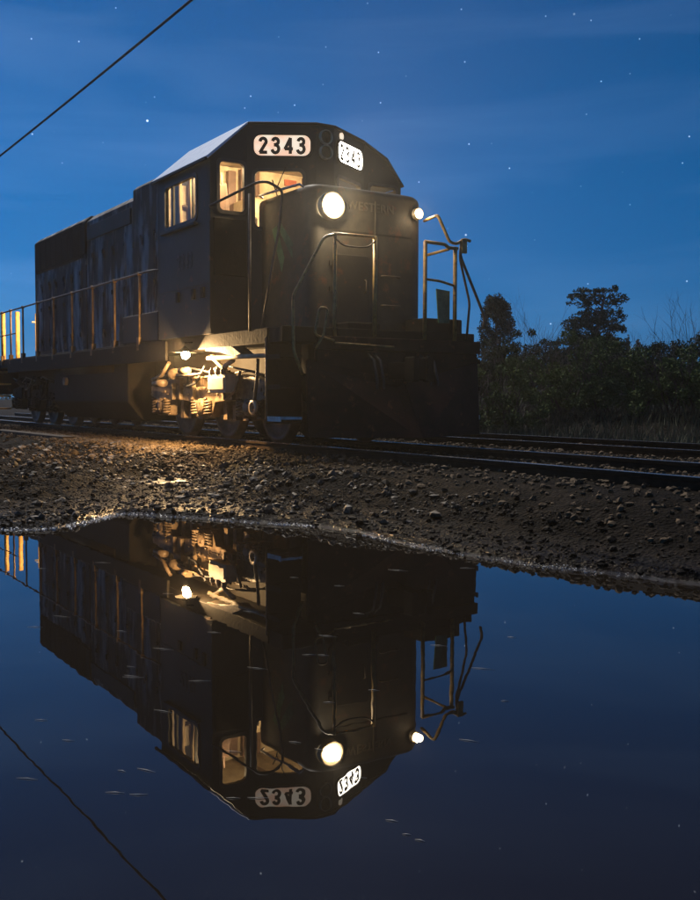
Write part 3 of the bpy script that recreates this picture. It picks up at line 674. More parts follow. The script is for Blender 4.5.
# green diagonal paint on the nose side
b = MB(); yN = NL-.004
b.add([(.42, yN, 2.98), (.56, yN, 3.02), (.78, yN, 2.55), (.70, yN, 2.35)], [(0, 1, 2, 3)])
b.add([(.60, yN, 2.98), (.68, yN, 3.04), (1.02, yN, 2.72), (1.0, yN, 2.52)], [(0, 1, 2, 3)])
b.build('green_chevron', M['green'], NOSE)
b = MB(); b.tube([(.15, NL-.06, 3.49), (1.3, NL-.06, 3.45)], .018, 8)
b.tube([(.15, NL, 3.46), (.15, NL-.06, 3.49)], .015, 6); b.tube([(1.3, NL, 3.42), (1.3, NL-.06, 3.45)], .015, 6); b.build('lit_edge_bar', M['white'], NOSE)  # white bar added for the light along the nose's top edge
text('lettering', 'WESTERN', .16, fr(V3((NS, 0, 0)), V3((0, 1, 0)), V3((1, 0, 0)), .14, 3.21, .004), M['letter'], NOSE, .002, 1.0, .003, 1.1)
# lit headlight
def lamp_unit(c, r, material, nm, deep=.10):
    b = MB(); b.lathe(c, 'x', [(0, r*1.35), (deep, r*1.35), (deep, r*1.05), (deep*.4, r*.8)], 28); h_ = b.build(nm, M['chrome'], NOSE)
    b = MB(); b.lathe(V3(c)+V3((deep*.55, 0, 0)), 'x', [(0, r), (.02, r*.8), (.032, r*.4), (.036, 0)], 28); return b.build(nm+'_lens', material, NOSE)
lamp_unit((NS, -.52, 3.16), .135, M['headlamp'], 'headlight')
lamp_unit((NS-.02, .90, 3.20), .058, M['smalllamp'], 'nose_lamp', .08)
def light(name, kind, loc, energy, col, parent, **k):
    d = bpy.data.lights.new(name, kind); d.energy = energy; d.color = col
    for a, v in k.items(): setattr(d, a, v)
    o = bpy.data.objects.new(name, d); COL.objects.link(o); o.location = loc; o.parent = parent; return o
light('headlight_beam', 'POINT', (NS+.19, -.52, 3.16), 75, (1, .82, .55), NOSE, shadow_soft_size=.06)
sp_ = light('headlight_mist_spot', 'SPOT', (NS+.15, -.52, 3.16), 4500, (1, .80, .52), NOSE, shadow_soft_size=.08, spot_size=R(64), spot_blend=.6)
sp_.rotation_euler = (0, R(-90-34), 0)  # spot tilted upward, added to make the headlight glow in the mist
def halo_beam(name, loc, energy, col, half, size=.05):  # extra spots added at the lamps, aimed at the camera for mist halos
    o = light(name, 'SPOT', loc, energy, col, None, shadow_soft_size=size, spot_size=R(2*half), spot_blend=1.0)
    p = loco_world(*loc); o.location = p; o.rotation_mode = 'QUATERNION'; o.rotation_quaternion = (p-V3((0, 0, CAMH))).to_track_quat('Z', 'Y'); return o
halo_beam('headlight_halo', (NS+.16, -.52, 3.16), 2500, (1, .78, .48), 12, .06)
halo_beam('nose_lamp_halo', (NS+.10, .90, 3.20), 500, (1, .74, .42), 12)
halo_beam('inspection_halo', (-.76, -1.69, 1.25), 1000, (1, .62, .26), 8)
light('nose_lamp_light', 'POINT', (NS+.12, .92, 3.20), 6, (1, .75, .45), NOSE, shadow_soft_size=.05)
light('cab_ceiling_light', 'POINT', (.26, .02, 3.97), 330, (1, .70, .38), CAB, shadow_soft_size=.08)
light('cab_side_light', 'POINT', (-.13, -1.20, 4.08), 190, (1, .72, .40), CAB, shadow_soft_size=.05)
light('inspection_light', 'POINT', (-.76, -1.63, 1.21), 1250, (1, .62, .27), LOCO, shadow_soft_size=.05)
light('rear_platform_light', 'POINT', (-11.05, -.35, 2.9), 700, (1, .62, .25), LOCO, shadow_soft_size=.06)
b = MB(); b.lathe((-.76, -1.61, 1.262), 'z', [(-.07, .0), (-.05, .045), (0, .066), (.03, .05), (.05, .015)], 16); b.build('inspection_lamp', M['bulb'], LOCO)
b = MB(); b.lathe((-.76, -1.62, 1.30), 'z', [(-.01, .165), (.0, .165), (.035, .07), (.06, .045), (.085, .02), (.09, .002)], 20); b.tube([(-.76, -1.62, 1.38), (-.76, -1.62, 1.43), (-.76, -1.49, 1.44)], .01, 6); b.build('added_lamp_shade', M['black'], LOCO)  # wide shade added to keep lamp light off the deck and cab

# ---- pilot / front plate, steps, coupler
b = MB(); b.box(1.93, 2.05, -1.02, 1.62, 1.25, 1.42); b.build('end_sill', M['red'], LOCO, .01)
b = MB()
b.prism([(-1.02, .36), (-1.02, 1.25), (1.60, 1.25), (1.60, .36)], 'x', 1.95, 2.0)
PIL = b.build('pilot_plate', M['red'], LOCO, .01)
# V shaped plough blade
b = MB(); yc = .2
for sg in (-1, 1):
    y1 = yc+sg*1.38
    vs = [(2.62, yc, .12), (2.10, y1, .13), (2.04, y1, 1.12), (2.22, yc, .84), (2.58, yc, .12), (2.06, y1, .13), (2.00, y1, 1.12), (2.18, yc, .84)]
    fs = [(0, 1, 2, 3), (7, 6, 5, 4), (0, 4, 5, 1), (1, 5, 6, 2), (2, 6, 7, 3), (3, 7, 4, 0)]
    if sg < 0: fs = [f[::-1] for f in fs]
    b.add(vs, fs)
b.build('plough_blade', M['red'], LOCO, .008)
b = MB(); b.box(2.0, 2.45, yc-.12, yc+.12, .88, 1.10)
b.lathe((2.52, yc, .86), 'z', [(0, .0), (0, .15), (.28, .15), (.28, 0)], 18); b.box(2.45, 2.66, yc-.17, yc-.08, .84, 1.16); b.box(2.58, 2.70, yc+.02, yc+.12, .84, 1.16)
b.build('coupler', M['black'], LOCO, .015)
for yy in (yc-.45, yc-.35, yc+.4, yc+.52):
    b = MB(); b.tube([(2.02, yy, 1.2), (2.16, yy, 1.12), (2.22, yy+.02, .85), (2.18, yy+.03, .55), (2.12, yy+.03, .42)], .022, 8); b.build('air_hose', M['rubber'], LOCO)
# left and right stepwells
for sg, y0 in ((-1, -1.02), (1, 1.60)):
    ya = -1.52 if sg < 0 else 1.62; yb = y0 if sg < 0 else 1.20
    b = MB(); b.box(1.60, 1.63, ya, yb, .30, 1.52); b.box(1.98, 2.02, yb-.02*sg, yb, .30, 1.3) if sg < 0 else None
    sw = b.build('step_well', M['black'], LOCO, .006)
    for zz, dd in ((.38, 0), (.78, .0), (1.16, .0)):
        b = MB(); b.box(1.63, 2.0, ya-.01, ya+(.30 if sg < 0 else -.30), zz-.02, zz+.012)
        b.box(1.62, 2.02, ya-.025 if sg < 0 else ya+.012, ya-.010 if sg < 0 else ya+.025, zz-.045, zz+.018)
        b.build('step_tread', M['white'] if zz < .5 else M['black'], sw)  # lamp light put into the lowest tread's white, shade into the upper black
# step edge upright (left)
b = MB(); b.tube([(1.66, -1.55, 1.40), (1.66, -1.55, .29)], .014, 8); b.build('step_upright', M['railgrey'], LOCO)

# ---- handrails
def rod(nm, path, r, m_=M['yellow'], parent=LOCO, seg=8):
    # round the corners a little
    P_ = [V3(p) for p in path]; out = [P_[0]]
    for i in range(1, len(P_)-1):
        a, c, e = P_[i-1], P_[i], P_[i+1]; d = min(.07, (a-c).length*.4, (e-c).length*.4)
        p0 = c+(a-c).normalized()*d; p1 = c+(e-c).normalized()*d
        for t_ in (0, .33, .67, 1): out.append(p0*(1-t_)**2+c*2*t_*(1-t_)+p1*t_**2)
    out.append(P_[-1]); b = MB(); b.tube(out, r, seg); return b.build(nm, m_, parent)
# left walkway rail
hr = rod('walkway_handrail', [(-1.9, CL+.02, 2.62), (-2.55, -1.5, 2.66), (-12.9, -1.5, 2.65), (-12.9, -1.5, 1.55)], .019, M['railgrey'])
rod('middle_handrail', [(-10.9, -1.5, 2.10), (-12.9, -1.5, 2.10)], .014, M['railgrey'], hr)
for sp_ in (-12.1, -11.3, -10.2, -9.0, -7.8, -6.55, -5.3, -4.1, -2.9):
    b = MB(); b.tube([(sp_, -1.5, 1.54), (sp_, -1.5, 2.64)], .021, 8); b.box(sp_-.05, sp_+.05, -1.54, -1.46, 1.40, 1.62); b.lathe((sp_, -1.5, 2.655), 'y', [(-.03, 0), (-.03, .03), (.03, .03), (.03, 0)], 10)
    b.build('rail_post', M['dullyellow'], hr)
hr2 = rod('walkway_handrail', [(-1.9, CR_-.02, 2.62), (-2.55, 1.5, 2.66), (-12.9, 1.5, 2.65), (-12.9, 1.5, 1.55)], .019, M['railgrey'])
for sp_ in (-12.0, -10.2, -8.8, -7.6, -6.4, -5.2, -4.0, -2.8):
    b = MB(); b.tube([(sp_, 1.5, 1.54), (sp_, 1.5, 2.64)], .021, 8); b.build('rail_post', M['yellow'], hr2)
# rear platform white posts, the lamp's warm yellow put into their colour
for (sp_, vp, hgt) in ((-12.85, -1.30, 2.72), (-12.85, -.95, 2.76), (-12.85, -.46, 2.74), (-12.85, -.05, 2.9)):
    b = MB(); b.cyl((sp_, vp, (hgt+1.53)/2), 'z', .055, hgt-1.53, 14); b.build('platform_post', M['postwarm'], LOCO, .01)
b = MB(); b.cyl((-12.85, -.3, 2.52), 'y', .022, .6, 8); b.build('platform_bar', M['white'], LOCO)
b = MB(); b.box(-13.1, -13.0, -1.5, 1.5, .7, 1.5); b.build('rear_sill', M['red'], LOCO, .01)
for zz in (.35, .65, .95, 1.25):
    b = MB(); b.box(-13.0, -12.55, -1.56, -1.2, zz-.02, zz+.02); b.box(-13.0, -12.55, -1.60, -1.56, zz-.05, zz+.04); b.build('rear_step', M['yellow'], LOCO)
# grab rails in front of the cab, left
rod('cab_grab_rail', [(0, -1.56, 3.30), (.9, -1.28, 3.50), (1.0, -1.17, 3.50), (1.05, -.98, 3.40), (1.05, -1.02, 2.95), (1.25, -1.40, 1.53)], .019, M['railgrey'])
rod('step_grab_rail', [(1.15, -1.52, 3.28), (1.15, -1.52, 1.5)], .02, M['railgrey'])
# front platform rails
rod('corner_handrail', [(2.05, -.77, 2.70), (2.05, -.93, 2.66), (2.05, -1.38, 1.90), (2.05, -1.37, 1.22), (2.05, -1.24, .92)], .020, M['yellow'])
rod('front_post', [(2.05, -.77, 1.42), (2.05, -.79, 1.72), (2.05, -.77, 1.80), (2.05, -.77, 2.72)], .024, M['yellow'])
rod('front_post', [(2.05, -.16, 1.42), (2.05, -.16, 2.72)], .030, M['yellow'])
rod('front_top_rail', [(2.05, -.79, 2.71), (2.05, -.14, 2.72)], .018, M['yellow'])
rod('safety_chain', [(2.07, -.77, 2.64), (2.07, -.66, 2.57), (2.07, -.46, 2.56), (2.07, -.28, 2.58), (2.07, -.17, 2.66)], .012, M['railgrey'])
rod('front_post', [(2.05, .65, 1.42), (2.05, .65, 2.73)], .028, M['yellow'])
rod('front_post', [(2.05, 1.16, 1.42), (2.05, 1.16, 2.70)], .028, M['yellow'])
rod('front_top_rail', [(2.05, .64, 2.73), (2.05, .98, 2.72), (2.05, 1.04, 2.68), (2.05, 1.2, 2.68)], .024, M['yellow'])
rod('front_middle_rail', [(2.05, .66, 2.23), (2.05, .9, 2.22), (2.05, 1.15, 2.17)], .018, M['yellow'])
rod('front_lower_rail', [(1.6, .98, 2.62), (2.05, 1.05, 2.66)], .020, M['yellow'])
rod('corner_handrail', [(1.46, 1.07, 3.13), (2.02, .88, 3.11), (2.05, 1.06, 2.76), (2.05, 1.18, 2.74), (2.05, 1.32, 2.82), (2.05, 1.42, 2.80)], .022, M['yellow'])
rod('corner_handrail', [(2.05, 1.30, 2.80), (2.05, 1.24, 2.60), (2.05, 1.70, 1.75), (2.05, 1.66, 1.60)], .020, M['railgrey'])
rod('corner_handrail', [(2.05, 1.26, 2.78), (2.05, 1.24, 2.55), (2.05, 1.42, 1.95), (2.05, 1.37, 1.45)], .017, M['railgrey'])
b = MB(); b.box(2.05, 2.09, 1.25, 1.34, 2.62, 2.82); b.build('rail_bracket', M['yellow'], LOCO, .01)
b = MB(); b.add([(2.0, .88, 2.12), (2.0, 1.11, 2.10), (2.0, 1.11, 1.66), (2.0, .92, 1.66), (1.985, .88, 2.12), (1.985, 1.11, 2.10), (1.985, 1.11, 1.66), (1.985, .92, 1.66)], [(3, 2, 1, 0), (4, 5, 6, 7), (0, 1, 5, 4), (1, 2, 6, 5), (2, 3, 7, 6), (3, 0, 4, 7)])
b.build('green_sign_plate', M['green'], LOCO)
b = MB(); b.box(1.52, 1.98, .7, 1.35, 1.42, 1.72); b.box(1.55, 1.95, -.5, .0, 1.42, 1.62); b.build('platform_box', M['black'], LOCO, .02)
rod('uncoupling_lever', [(2.08, -.80, 1.36), (2.10, -1.10, 1.42), (2.10, -1.03, 1.77), (2.10, -.90, 1.76), (2.10, -.97, 1.42), (2.10, -1.08, 1.25)], .015, M['yellow'])
rod('uncoupling_lever', [(2.10, -.8, 1.33), (2.12, .1, 1.30)], .013, M['yellow'])

# ---- trucks
def truck(axles, tm='truck'):
    b = MB(); a0, a1, a2 = axles     # front to rear
    for yv in (-1.12, 1.12):
        o_ = .07
        prof = [(a0+.62, .66), (a0+.62, .82), (a0+.2, .90), (a0-.35, .97), (a1+.45, .78), (a1+.2, .80), (a1-.2, .80), (a1-.5, .76), (a2+.5, .95), (a2+.15, .90), (a2-.55, .82), (a2-.55, .66),
                (a2-.30, .60), (a2-.28, .34), (a2-.16, .34), (a2-.16, .60), (a2+.16, .60), (a2+.16, .34), (a2+.28, .34), (a2+.32, .62), (a1-.40, .56),
                (a1-.28, .34), (a1-.16, .34), (a1-.16, .60), (a1+.16, .60), (a1+.16, .34), (a1+.28, .34), (a1+.40, .56), (a0-.32, .62),
                (a0-.28, .34), (a0-.16, .34), (a0-.16, .60), (a0+.16, .60), (a0+.16, .34), (a0+.28, .34), (a0+.30, .60)]
        b.prism(prof, 'y', yv-o_, yv+o_)
    for x in ((a0+a1)/2, (a1+a2)/2): b.box(x-.18, x+.18, -1.1, 1.1, .62, .90)
    t = b.build('truck', M[tm], LOCO, .012)
    for a in axles:
        for sg in (-1, 1):
            b = MB(); b.lathe((a, sg*.72, .50), 'y', [(-.07*sg, .0), (-.07*sg, .50), (-.04*sg, .535), (-.035*sg, .50), (.065*sg, .495), (.065*sg, .42), (.03*sg, .40), (.02*sg, .16), (.09*sg, .13), (.09*sg, 0)], 40)
            b.build('wheel', M['steelw'], t)
            b = MB(); b.box(a-.15, a+.15, sg*1.06-.12, sg*1.06+.14, .37, .62); b.lathe((a, sg*1.2, .50), 'y', [(0, .12), (.06*sg, .12), (.08*sg, .09), (.085*sg, 0)], 20)
            for q in range(4):
                an = R(45+90*q); b.cyl((a+.085*math.cos(an), sg*1.29, .5+.085*math.sin(an)), 'y', .014, .03, 6)
            b.build('journal_box', M[tm], t, .01)
            for q in (-.235, .235):
                P_ = []
                for i in range(50):
                    an = i*.75; P_.append((a+q+.062*math.cos(an), sg*1.22+.062*math.sin(an), .36+i*.0052))
                b = MB(); b.tube(P_, .017, 6); b.build('coil_spring', M[tm], t)
        b = MB(); b.cyl((a, 0, .5), 'y', .09, 1.5, 16); b.build('axle', M['steelw'], t)
    for sg in (-1, 1):
        for x in ((a0+a1)/2+.05, (a1+a2)/2-.05):
            b = MB(); b.lathe((x, sg*1.30, 1.0), 'x', [(-.16, 0), (-.16, .07), (-.08, .09), (.06, .09), (.07, .06), (.10, .06), (.10, .02), (.30, .02), (.30, 0)], 20); b.box(x-.2, x+.1, sg*1.2-.06, sg*1.2+.06, .86, 1.0)
            b.build('brake_cylinder', M[tm], t)
        b = MB()
        for x in (a0-.62, a1+.62, a1-.62, a2+.62):
            b.tube([(x, sg*.92, .95), (x-.02, sg*.92, .35)], .03, 8); b.box(x-.05, x+.05, sg*.65, sg*.98, .30, .52)
        b.build('brake_rigging', M[tm], t)
        b = MB(); b.tube([(a0+.5, sg*1.24, .93), (a0+.1, sg*1.26, 1.0), (a1, sg*1.26, .93), (a2, sg*1.26, 1.0)], .018, 6)
        b.tube([(a0-.1, sg*1.30, 1.0), (a0-.2, sg*1.34, .72), (a0-.5, sg*1.34, .6), (a0-.75, sg*1.30, .85)], .020, 6)
        b.build('brake_pipe', M[tm], t)
    for sg in (-1, 1):
        b = MB(); rq = random.Random(int(sg*3+a0*10)+50)
        for q in range(26):
            x = a2-.5+(a0-a2+1.0)*rq.random(); zq = rq.uniform(.68, .75); b.cyl((x, sg*1.20, zq), 'y', rq.uniform(.014, .028), .05, 6)
        b.box(a2-.5, a0+.5, sg*1.185, sg*1.20, .67, .76)
        for x in (a0-.5, (a0+a1)/2, (a1+a2)/2, a2+.5, a1-.3): b.box(x-.02, x+.02, sg*1.19, sg*1.25, .60, .90)
        b.build('riveted_side_plate', M[tm], t)
        for x in (a0-.42, a1+.45, a1-.42, a2+.45):
            b = MB(); b.prism([(x-.07, .30), (x+.07, .30), (x+.05, .70), (x+.12, .92), (x-.02, .95), (x-.05, .70)], 'y', sg*1.0-.05, sg*1.0+.05); b.build('brake_shoe_hanger', M[tm], t, .008)
        b = MB(); P_ = []
        for q in range(9): P_.append((a0+.35-q*.42, sg*(1.30+.03*(q % 2)), .98+.05*((q*7) % 3)))
        b.tube(P_, .016, 6); b.tube([(a1+.3, sg*1.3, 1.1), (a1+.1, sg*1.36, .85), (a1-.25, sg*1.34, .80), (a1-.3, sg*1.3, 1.05)], .022, 8); b.build('hose_run', M['rubber'], t)
    return t
truck((.52, -1.06, -2.66)); truck((-8.9, -10.4, -11.9), 'black')  # rear truck in black: shade under the frame put into its colour
for q in ((-12.6, -8.3, -1.0, 1.0, .55, 1.33), (-3.5, -2.9, -1.0, 1.0, .5, 1.33), (-2.8, 1.0, -.35, .35, .45, 1.33)): MB().box(*q).build('underframe_fill', M['black'], LOCO, .02)  # dark boxes added to fill the shaded gaps under the frame
# bits hanging around the front truck that the lamp lights up
b = MB(); b.box(-.30, .26, -1.46, -1.28, .70, .96); b.box(-.28, .24, -1.48, -1.46, .74, .92)
b.build('sand_pipe_bracket', M['cream'], LOCO, .012)  # pale cream stands in for strong lamp light on the bracket
b = MB(); b.tube([(-.35, -1.44, 1.20), (1.62, -1.50, 1.17)], .03, 10); b.tube([(-.2, -1.44, 1.22), (.1, -1.42, 1.05), (.4, -1.40, 1.15)], .035, 8); b.build('air_line', M['cream'], LOCO)
b = MB(); b.prism([(-.3, 1.36), (.55, 1.34), (.85, 1.22), (.62, 1.18), (.2, 1.26), (-.3, 1.30)], 'y', -1.50, -1.30); b.build('frame_gusset', M['truck'], LOCO, .01)
b = MB(); b.tube([(-.55, -1.44, .98), (-1.5, -1.44, .96)], .02, 8); b.cyl((-1.25, -1.42, 1.04), 'x', .05, .30, 16); b.build('sander_valve', M['truck'], LOCO)
for a_ in (-.22, -.02, .16):
    b = MB(); b.lathe((a_, -1.44, .96), 'z', [(0, .04), (.06, .04), (.08, .02), (.10, .02), (.10, 0)], 10); b.build('pipe_fitting', M['truck'], LOCO)
b = MB(); b.tube([(.95, -1.30, 1.15), (1.0, -1.34, .9), (.92, -1.34, .6), (.88, -1.25, .42)], .024, 8); b.build('sand_hose', M['rubber'], LOCO)
b = MB(); b.lathe((.92, -1.36, .50), 'y', [(-.02, .07), (-.02, .10), (.02, .10), (.02, .07)], 20); b.build('hose_coupling', M['chrome'], LOCO)
b = MB(); b.tube([(-1.9, -1.40, 1.18), (-2.1, -1.44, .98), (-2.5, -1.44, .92)], .028, 10); b.lathe((-2.3, -1.40, .86), 'x', [(-.2, 0), (-.2, .06), (.2, .06), (.2, 0)], 16); b.build('brake_slack_adjuster', M['truck'], LOCO)

# ------------------------------------------------------------------ overhead wire
M['wire'] = mat('black_cable', (.012, .012, .012), None, 5, .5)
a = V3((-7.65, 22.0, 6.38)); c = V3((-3.27, 16.2, 6.95)); d = (c-a)
P_ = []
def cab_pt(x, y, depth):
    X_ = (x-350)/1007.25*depth; yy = (450-y)/1007.25*depth; cp = .052
    return V3((X_, depth*math.cos(cp)+yy*math.sin(cp), CAMH+yy*math.cos(cp)-depth*math.sin(cp)))
a = cab_pt(0, 157, 21.0); c = cab_pt(192, 0, 13.9); d = c-a
for i in range(-60, 30):
    t = i/10*1.0; p = a+d*t; p.z += .012*(t-.5)**2*d.length*.5; P_.append(p)
wire = MB().tube(P_, .020, 8).build('overhead_cable', M['wire']); tag(wire, 'thin black cable slung across the upper left of the sky', 'cable')

# ------------------------------------------------------------------ vegetation
def leaf_mat(name, c1, c2):
    m = mat(name, c1, c2, 1.1, .9, lo=.3, hi=.7, spec=.05, coord='Object'); return m
M['leaf'] = leaf_mat('dark_foliage', (.028, .040, .016), (.042, .055, .022))
M['conif'] = leaf_mat('conifer_foliage', (.022, .032, .020), (.040, .052, .030))
M['bush'] = leaf_mat('bush_foliage', (.060, .090, .032), (.085, .115, .045))
M['bark'] = mat('bark', (.07, .055, .045), (.035, .028, .024), 10, .85, bump=.5)
M['twig'] = mat('bare_twig', (.06, .048, .042), None, 10, .8)
M['grassm'] = mat('dry_grass', (.085, .095, .045), (.05, .06, .03), 3, .75)
def leaves(centres, radii, n, size, flat=1.0, seed=0, shell=.55):
    r = np.random.default_rng(seed); C = np.asarray(centres, float); Rr = np.asarray(radii, float)
    if Rr.ndim == 1: Rr = np.repeat(Rr[:, None], 3, 1)
    wgt = Rr.prod(1)**(2/3); k = r.choice(len(C), n, p=wgt/wgt.sum())
    d = r.normal(size=(n, 3)); d /= np.linalg.norm(d, axis=1)[:, None]
    rad = (shell+(1-shell)*r.random(n))**.7
    p = C[k]+d*rad[:, None]*Rr[k]
    a = r.normal(size=(n, 3)); a /= np.linalg.norm(a, axis=1)[:, None]; b_ = np.cross(a, r.normal(size=(n, 3))); b_ /= np.linalg.norm(b_, axis=1)[:, None]
    s = size*(r.random(n)*.9+.5); a *= s[:, None]; b_ *= (s*.55)[:, None]
    V = np.stack([p-a, p-b_, p+a, p+b_], 1).reshape(-1, 3); Fq = np.arange(4*n).reshape(n, 4)
    return V, Fq
def branches(mb, base, dirn, length, r, depth, spread=.5, tips=None, up=.15, nb=3, rnd=random):
    P_ = [V3(base)]; dd = V3(dirn).normalized(); k = 4
    for i in range(k):
        dd = (dd+V3((rnd.uniform(-.16, .16), rnd.uniform(-.16, .16), rnd.uniform(-.08, .12)+up*.2))).normalized(); P_.append(P_[-1]+dd*length/k)
    mb.tube(P_, [r*(1-.14*i) for i in range(k+1)], 5 if depth > 1 else 4, False)
    if tips is not None: tips.append(P_[-1].copy())
    if depth <= 0: return
    for j in range(nb):
        t = rnd.uniform(.35, 1.0); i = min(k-1, int(t*k)); q = P_[i].lerp(P_[i+1], t*k-i)
        sd_ = V3((rnd.gauss(0, 1), rnd.gauss(0, 1), rnd.gauss(0, .5))); sd_ = (sd_-dd*sd_.dot(dd)).normalized()
        branches(mb, q, dd+sd_*spread, length*rnd.uniform(.5, .75), r*.55, depth-1, spread, tips, up, nb, rnd)
def veg_at(px, depth): return ((px-350)/1007.25*depth, depth)
def gz(x, y): return float(height(np.array([x]), np.array([y]))[0])
# tall tree with tiered crown and gaps
def tiered_tree(depth, clumps, trunk_px, label, seed, n=24000, ls=.055):
    k = depth/1007.25; x, y = veg_at(trunk_px, depth); g = gz(x, y); t = empty('tiered_tree', (x, y, g)); tag(t, label, 'tree'); rnd = random.Random(seed)
    def loc_(px, py): return V3(((px-trunk_px)*k, 0, CAMH+(397.6-py)*k-g))
    mb = MB(); top = loc_(604, 292); q = [V3((0, 0, -.2)), V3((.08, .05, top.z*.3)), V3((-.06, -.05, top.z*.6)), V3((top.x*.6, 0, top.z*.85)), top]
    mb.tube(q, [.16, .13, .09, .05, .015], 8); C = []; Q = []
    for (px, py, rx, rz) in clumps:
        c = loc_(px, py); c.y = rnd.uniform(-1, 1)*(.25+.5*(py-285)/100)
        b0 = V3((0, 0, max(.4, c.z-.6))).lerp(c, .08); b0.x = top.x*.6*(b0.z/top.z)
        mb.tube([b0, b0.lerp(c, .5)+V3((0, 0, -.08)), c], [.045, .03, .01], 5, False)
        for j in range(9):
            p = c+V3((rnd.uniform(-1, 1)*rx*k*.95, rnd.uniform(-1, 1)*rx*k*.8, rnd.uniform(-1, 1)*rz*k*.8)); C.append(tuple(p)); w_ = rnd.uniform(.42, .78)
            Q.append((rx*k*w_, rx*k*w_, rz*k*w_*.8)); 
            if j % 3 == 0: mb.tube([c, p], [.012, .004], 4, False)
    mb.build('trunk', M['bark'], t); V, Fq = leaves(C, Q, n, ls, seed=seed, shell=.15); np_mesh('crown', V, Fq, M['leaf'], t)
tiered_tree(45, [(574,300,8,5),(587,293,11,5),(602,294,10,5),(614,301,9,6),(612,289,4,5),(584,312,7,5),(603,311,6,7),(619,317,6,8),(567,325,9,6),(582,323,10,6),(598,326,10,8),(615,332,10,8),
    (562,339,9,7),(578,341,12,8),(596,343,12,8),(615,347,11,8),(568,357,14,9),(592,359,14,9),(615,363,14,9),(589,327,12,9),(606,346,13,10),(584,352,13,10),(556,352,9,8),(600,313,7,7),(600,302,8,7),(586,303,8,5),(592,315,9,6),(606,322,9,7),(575,333,9,7),(588,336,9,7),(604,336,9,7),(600,380,20,14),(574,380,18,14),(624,382,14,14)], 594,
    'tall tree with a flat tiered crown and sky gaps, highest of all beyond the tracks', 5)
def conifer(px, depth, H, Wd, label, seed, group=None, n=4000, ls=.07, nm='conifer_tree', tex='conif', ragged=.3):
    x, y = veg_at(px, depth); g = gz(x, y); t = empty(nm, (x, y, g)); tag(t, label, 'tree', group); rnd = random.Random(seed)
    mb = MB(); mb.tube([(0, 0, -.2), (0, 0, H*.95)], [H*.02, H*.003], 6); C = []; Q = []
    k = 26
    for i in range(k):
        hz = H*(.1+.88*i/k); rr_ = Wd*.5*(1-(i/k))**.75*(1-rnd.random()*ragged)+.03
        for a in range(5):
            an = rnd.uniform(0, 6.28); q = rr_*rnd.uniform(.5, 1.0)
            C.append((q*math.cos(an)*.7, q*math.sin(an)*.7, hz-q*.1)); Q.append((rr_*.45+.02, rr_*.45+.02, H/k*.75))
            if ls > .05 and depth < 80: mb.tube([(0, 0, hz), (q*math.cos(an), q*math.sin(an), hz+.02)], [.015, .005], 4, False)
    mb.build('trunk', M['bark'], t); V, Fq = leaves(C, Q, n, ls, seed=seed, shell=.2); np_mesh('crown', V, Fq, M[tex], t); return t
def dense_tree(px, depth, H, Wd, label, seed):
    x, y = veg_at(px, depth); g = gz(x, y); t = empty('evergreen_tree', (x, y, g)); tag(t, label, 'tree'); rnd = random.Random(seed)
    mb = MB(); mb.tube([(0, 0, -.2), (0, 0, H*.9)], [.09, .02], 7); C = []; Q = []
    for i in range(120):
        hz = rnd.random()**.8; env = Wd*.5*(1-abs(hz-.30)**1.5*1.35)
        an = rnd.uniform(0, 6.28); q = env*rnd.uniform(.3, .95); C.append((q*math.cos(an), q*math.sin(an), H*(.06+.86*hz))); s = rnd.uniform(.12, .27); Q.append((s, s, s*1.25))
        if i % 3 == 0: mb.tube([(0, 0, max(.2, H*.9*hz-.3)), C[-1]], [.03, .008], 4, False)
    mb.build('trunk', M['bark'], t); V, Fq = leaves(C, Q, 13000, .045, seed=seed, shell=.25); np_mesh('crown', V, Fq, M['conif'], t)
dense_tree(495, 36, 4.2, 2.1, 'dark dense rounded evergreen right behind the front handrail of the locomotive', 3)
conifer(524, 52, 3.6, 1.9, 'small pointed conifer just right of the rounded evergreen', 33, n=2600)
def shrub(px, depth, H, Wd, seed, label, group, m_='bush', n=6500, ls=.030):
    x, y = veg_at(px, depth); g = gz(x, y); t = empty('leafy_shrub', (x, y, g)); tag(t, label, 'shrub', group); rnd = random.Random(seed)
    mb = MB(); tips = []
    for i in range(7):
        a = rnd.uniform(0, 6.28); branches(mb, (rnd.uniform(-.1, .1)*Wd, rnd.uniform(-.1, .1)*Wd, -.05), (math.cos(a)*.5, math.sin(a)*.5, 1), H*.55, .018, 2, .55, tips, .1, 3, rnd)
    mb.build('stem', M['twig'], t)
    C = []; Q = []
    for i in range(34):
        a = rnd.uniform(0, 6.28); q = Wd*.5*math.sqrt(rnd.random()); hh_ = H*rnd.uniform(.08, .92)*(1-.45*(q/(Wd*.5))**2)
        C.append((q*math.cos(a), q*math.sin(a), hh_)); s = rnd.uniform(.10, .26)*Wd/2; Q.append((s, s, s*.8))
    V, Fq = leaves(C, Q, n, ls, seed=seed, shell=.25); np_mesh('foliage', V, Fq, M[m_], t); return t
rnd = random.Random(99); G1 = 'bushes in the thicket beyond the tracks'
front = [(478, 22.5, 1.55, 2.0), (512, 22, 1.75, 1.8), (540, 24, 1.5, 1.9), (566, 23, 1.9, 2.0), (604, 22, 1.75, 2.1), (640, 21.5, 1.45, 1.9), (672, 20.5, 1.6, 1.9), (705, 20, 1.5, 2.0), (745, 20, 1.7, 2.2), (800, 20, 1.7, 2.4)]
for i, (px, dp, H, Wd) in enumerate(front):
    shrub(px, dp, H, Wd, 200+i, 'mid green leafy front bush, '+['just right of the locomotive plough', 'second from the plough', 'third from the plough, below the small conifer', 'below the left side of the tall tree', 'right below the tall tree', 'below the gap right of the tall tree', 'below the distant conifer row', 'at the right edge under the bare tree', 'just beyond the right edge', 'farthest right of all'][i], G1)
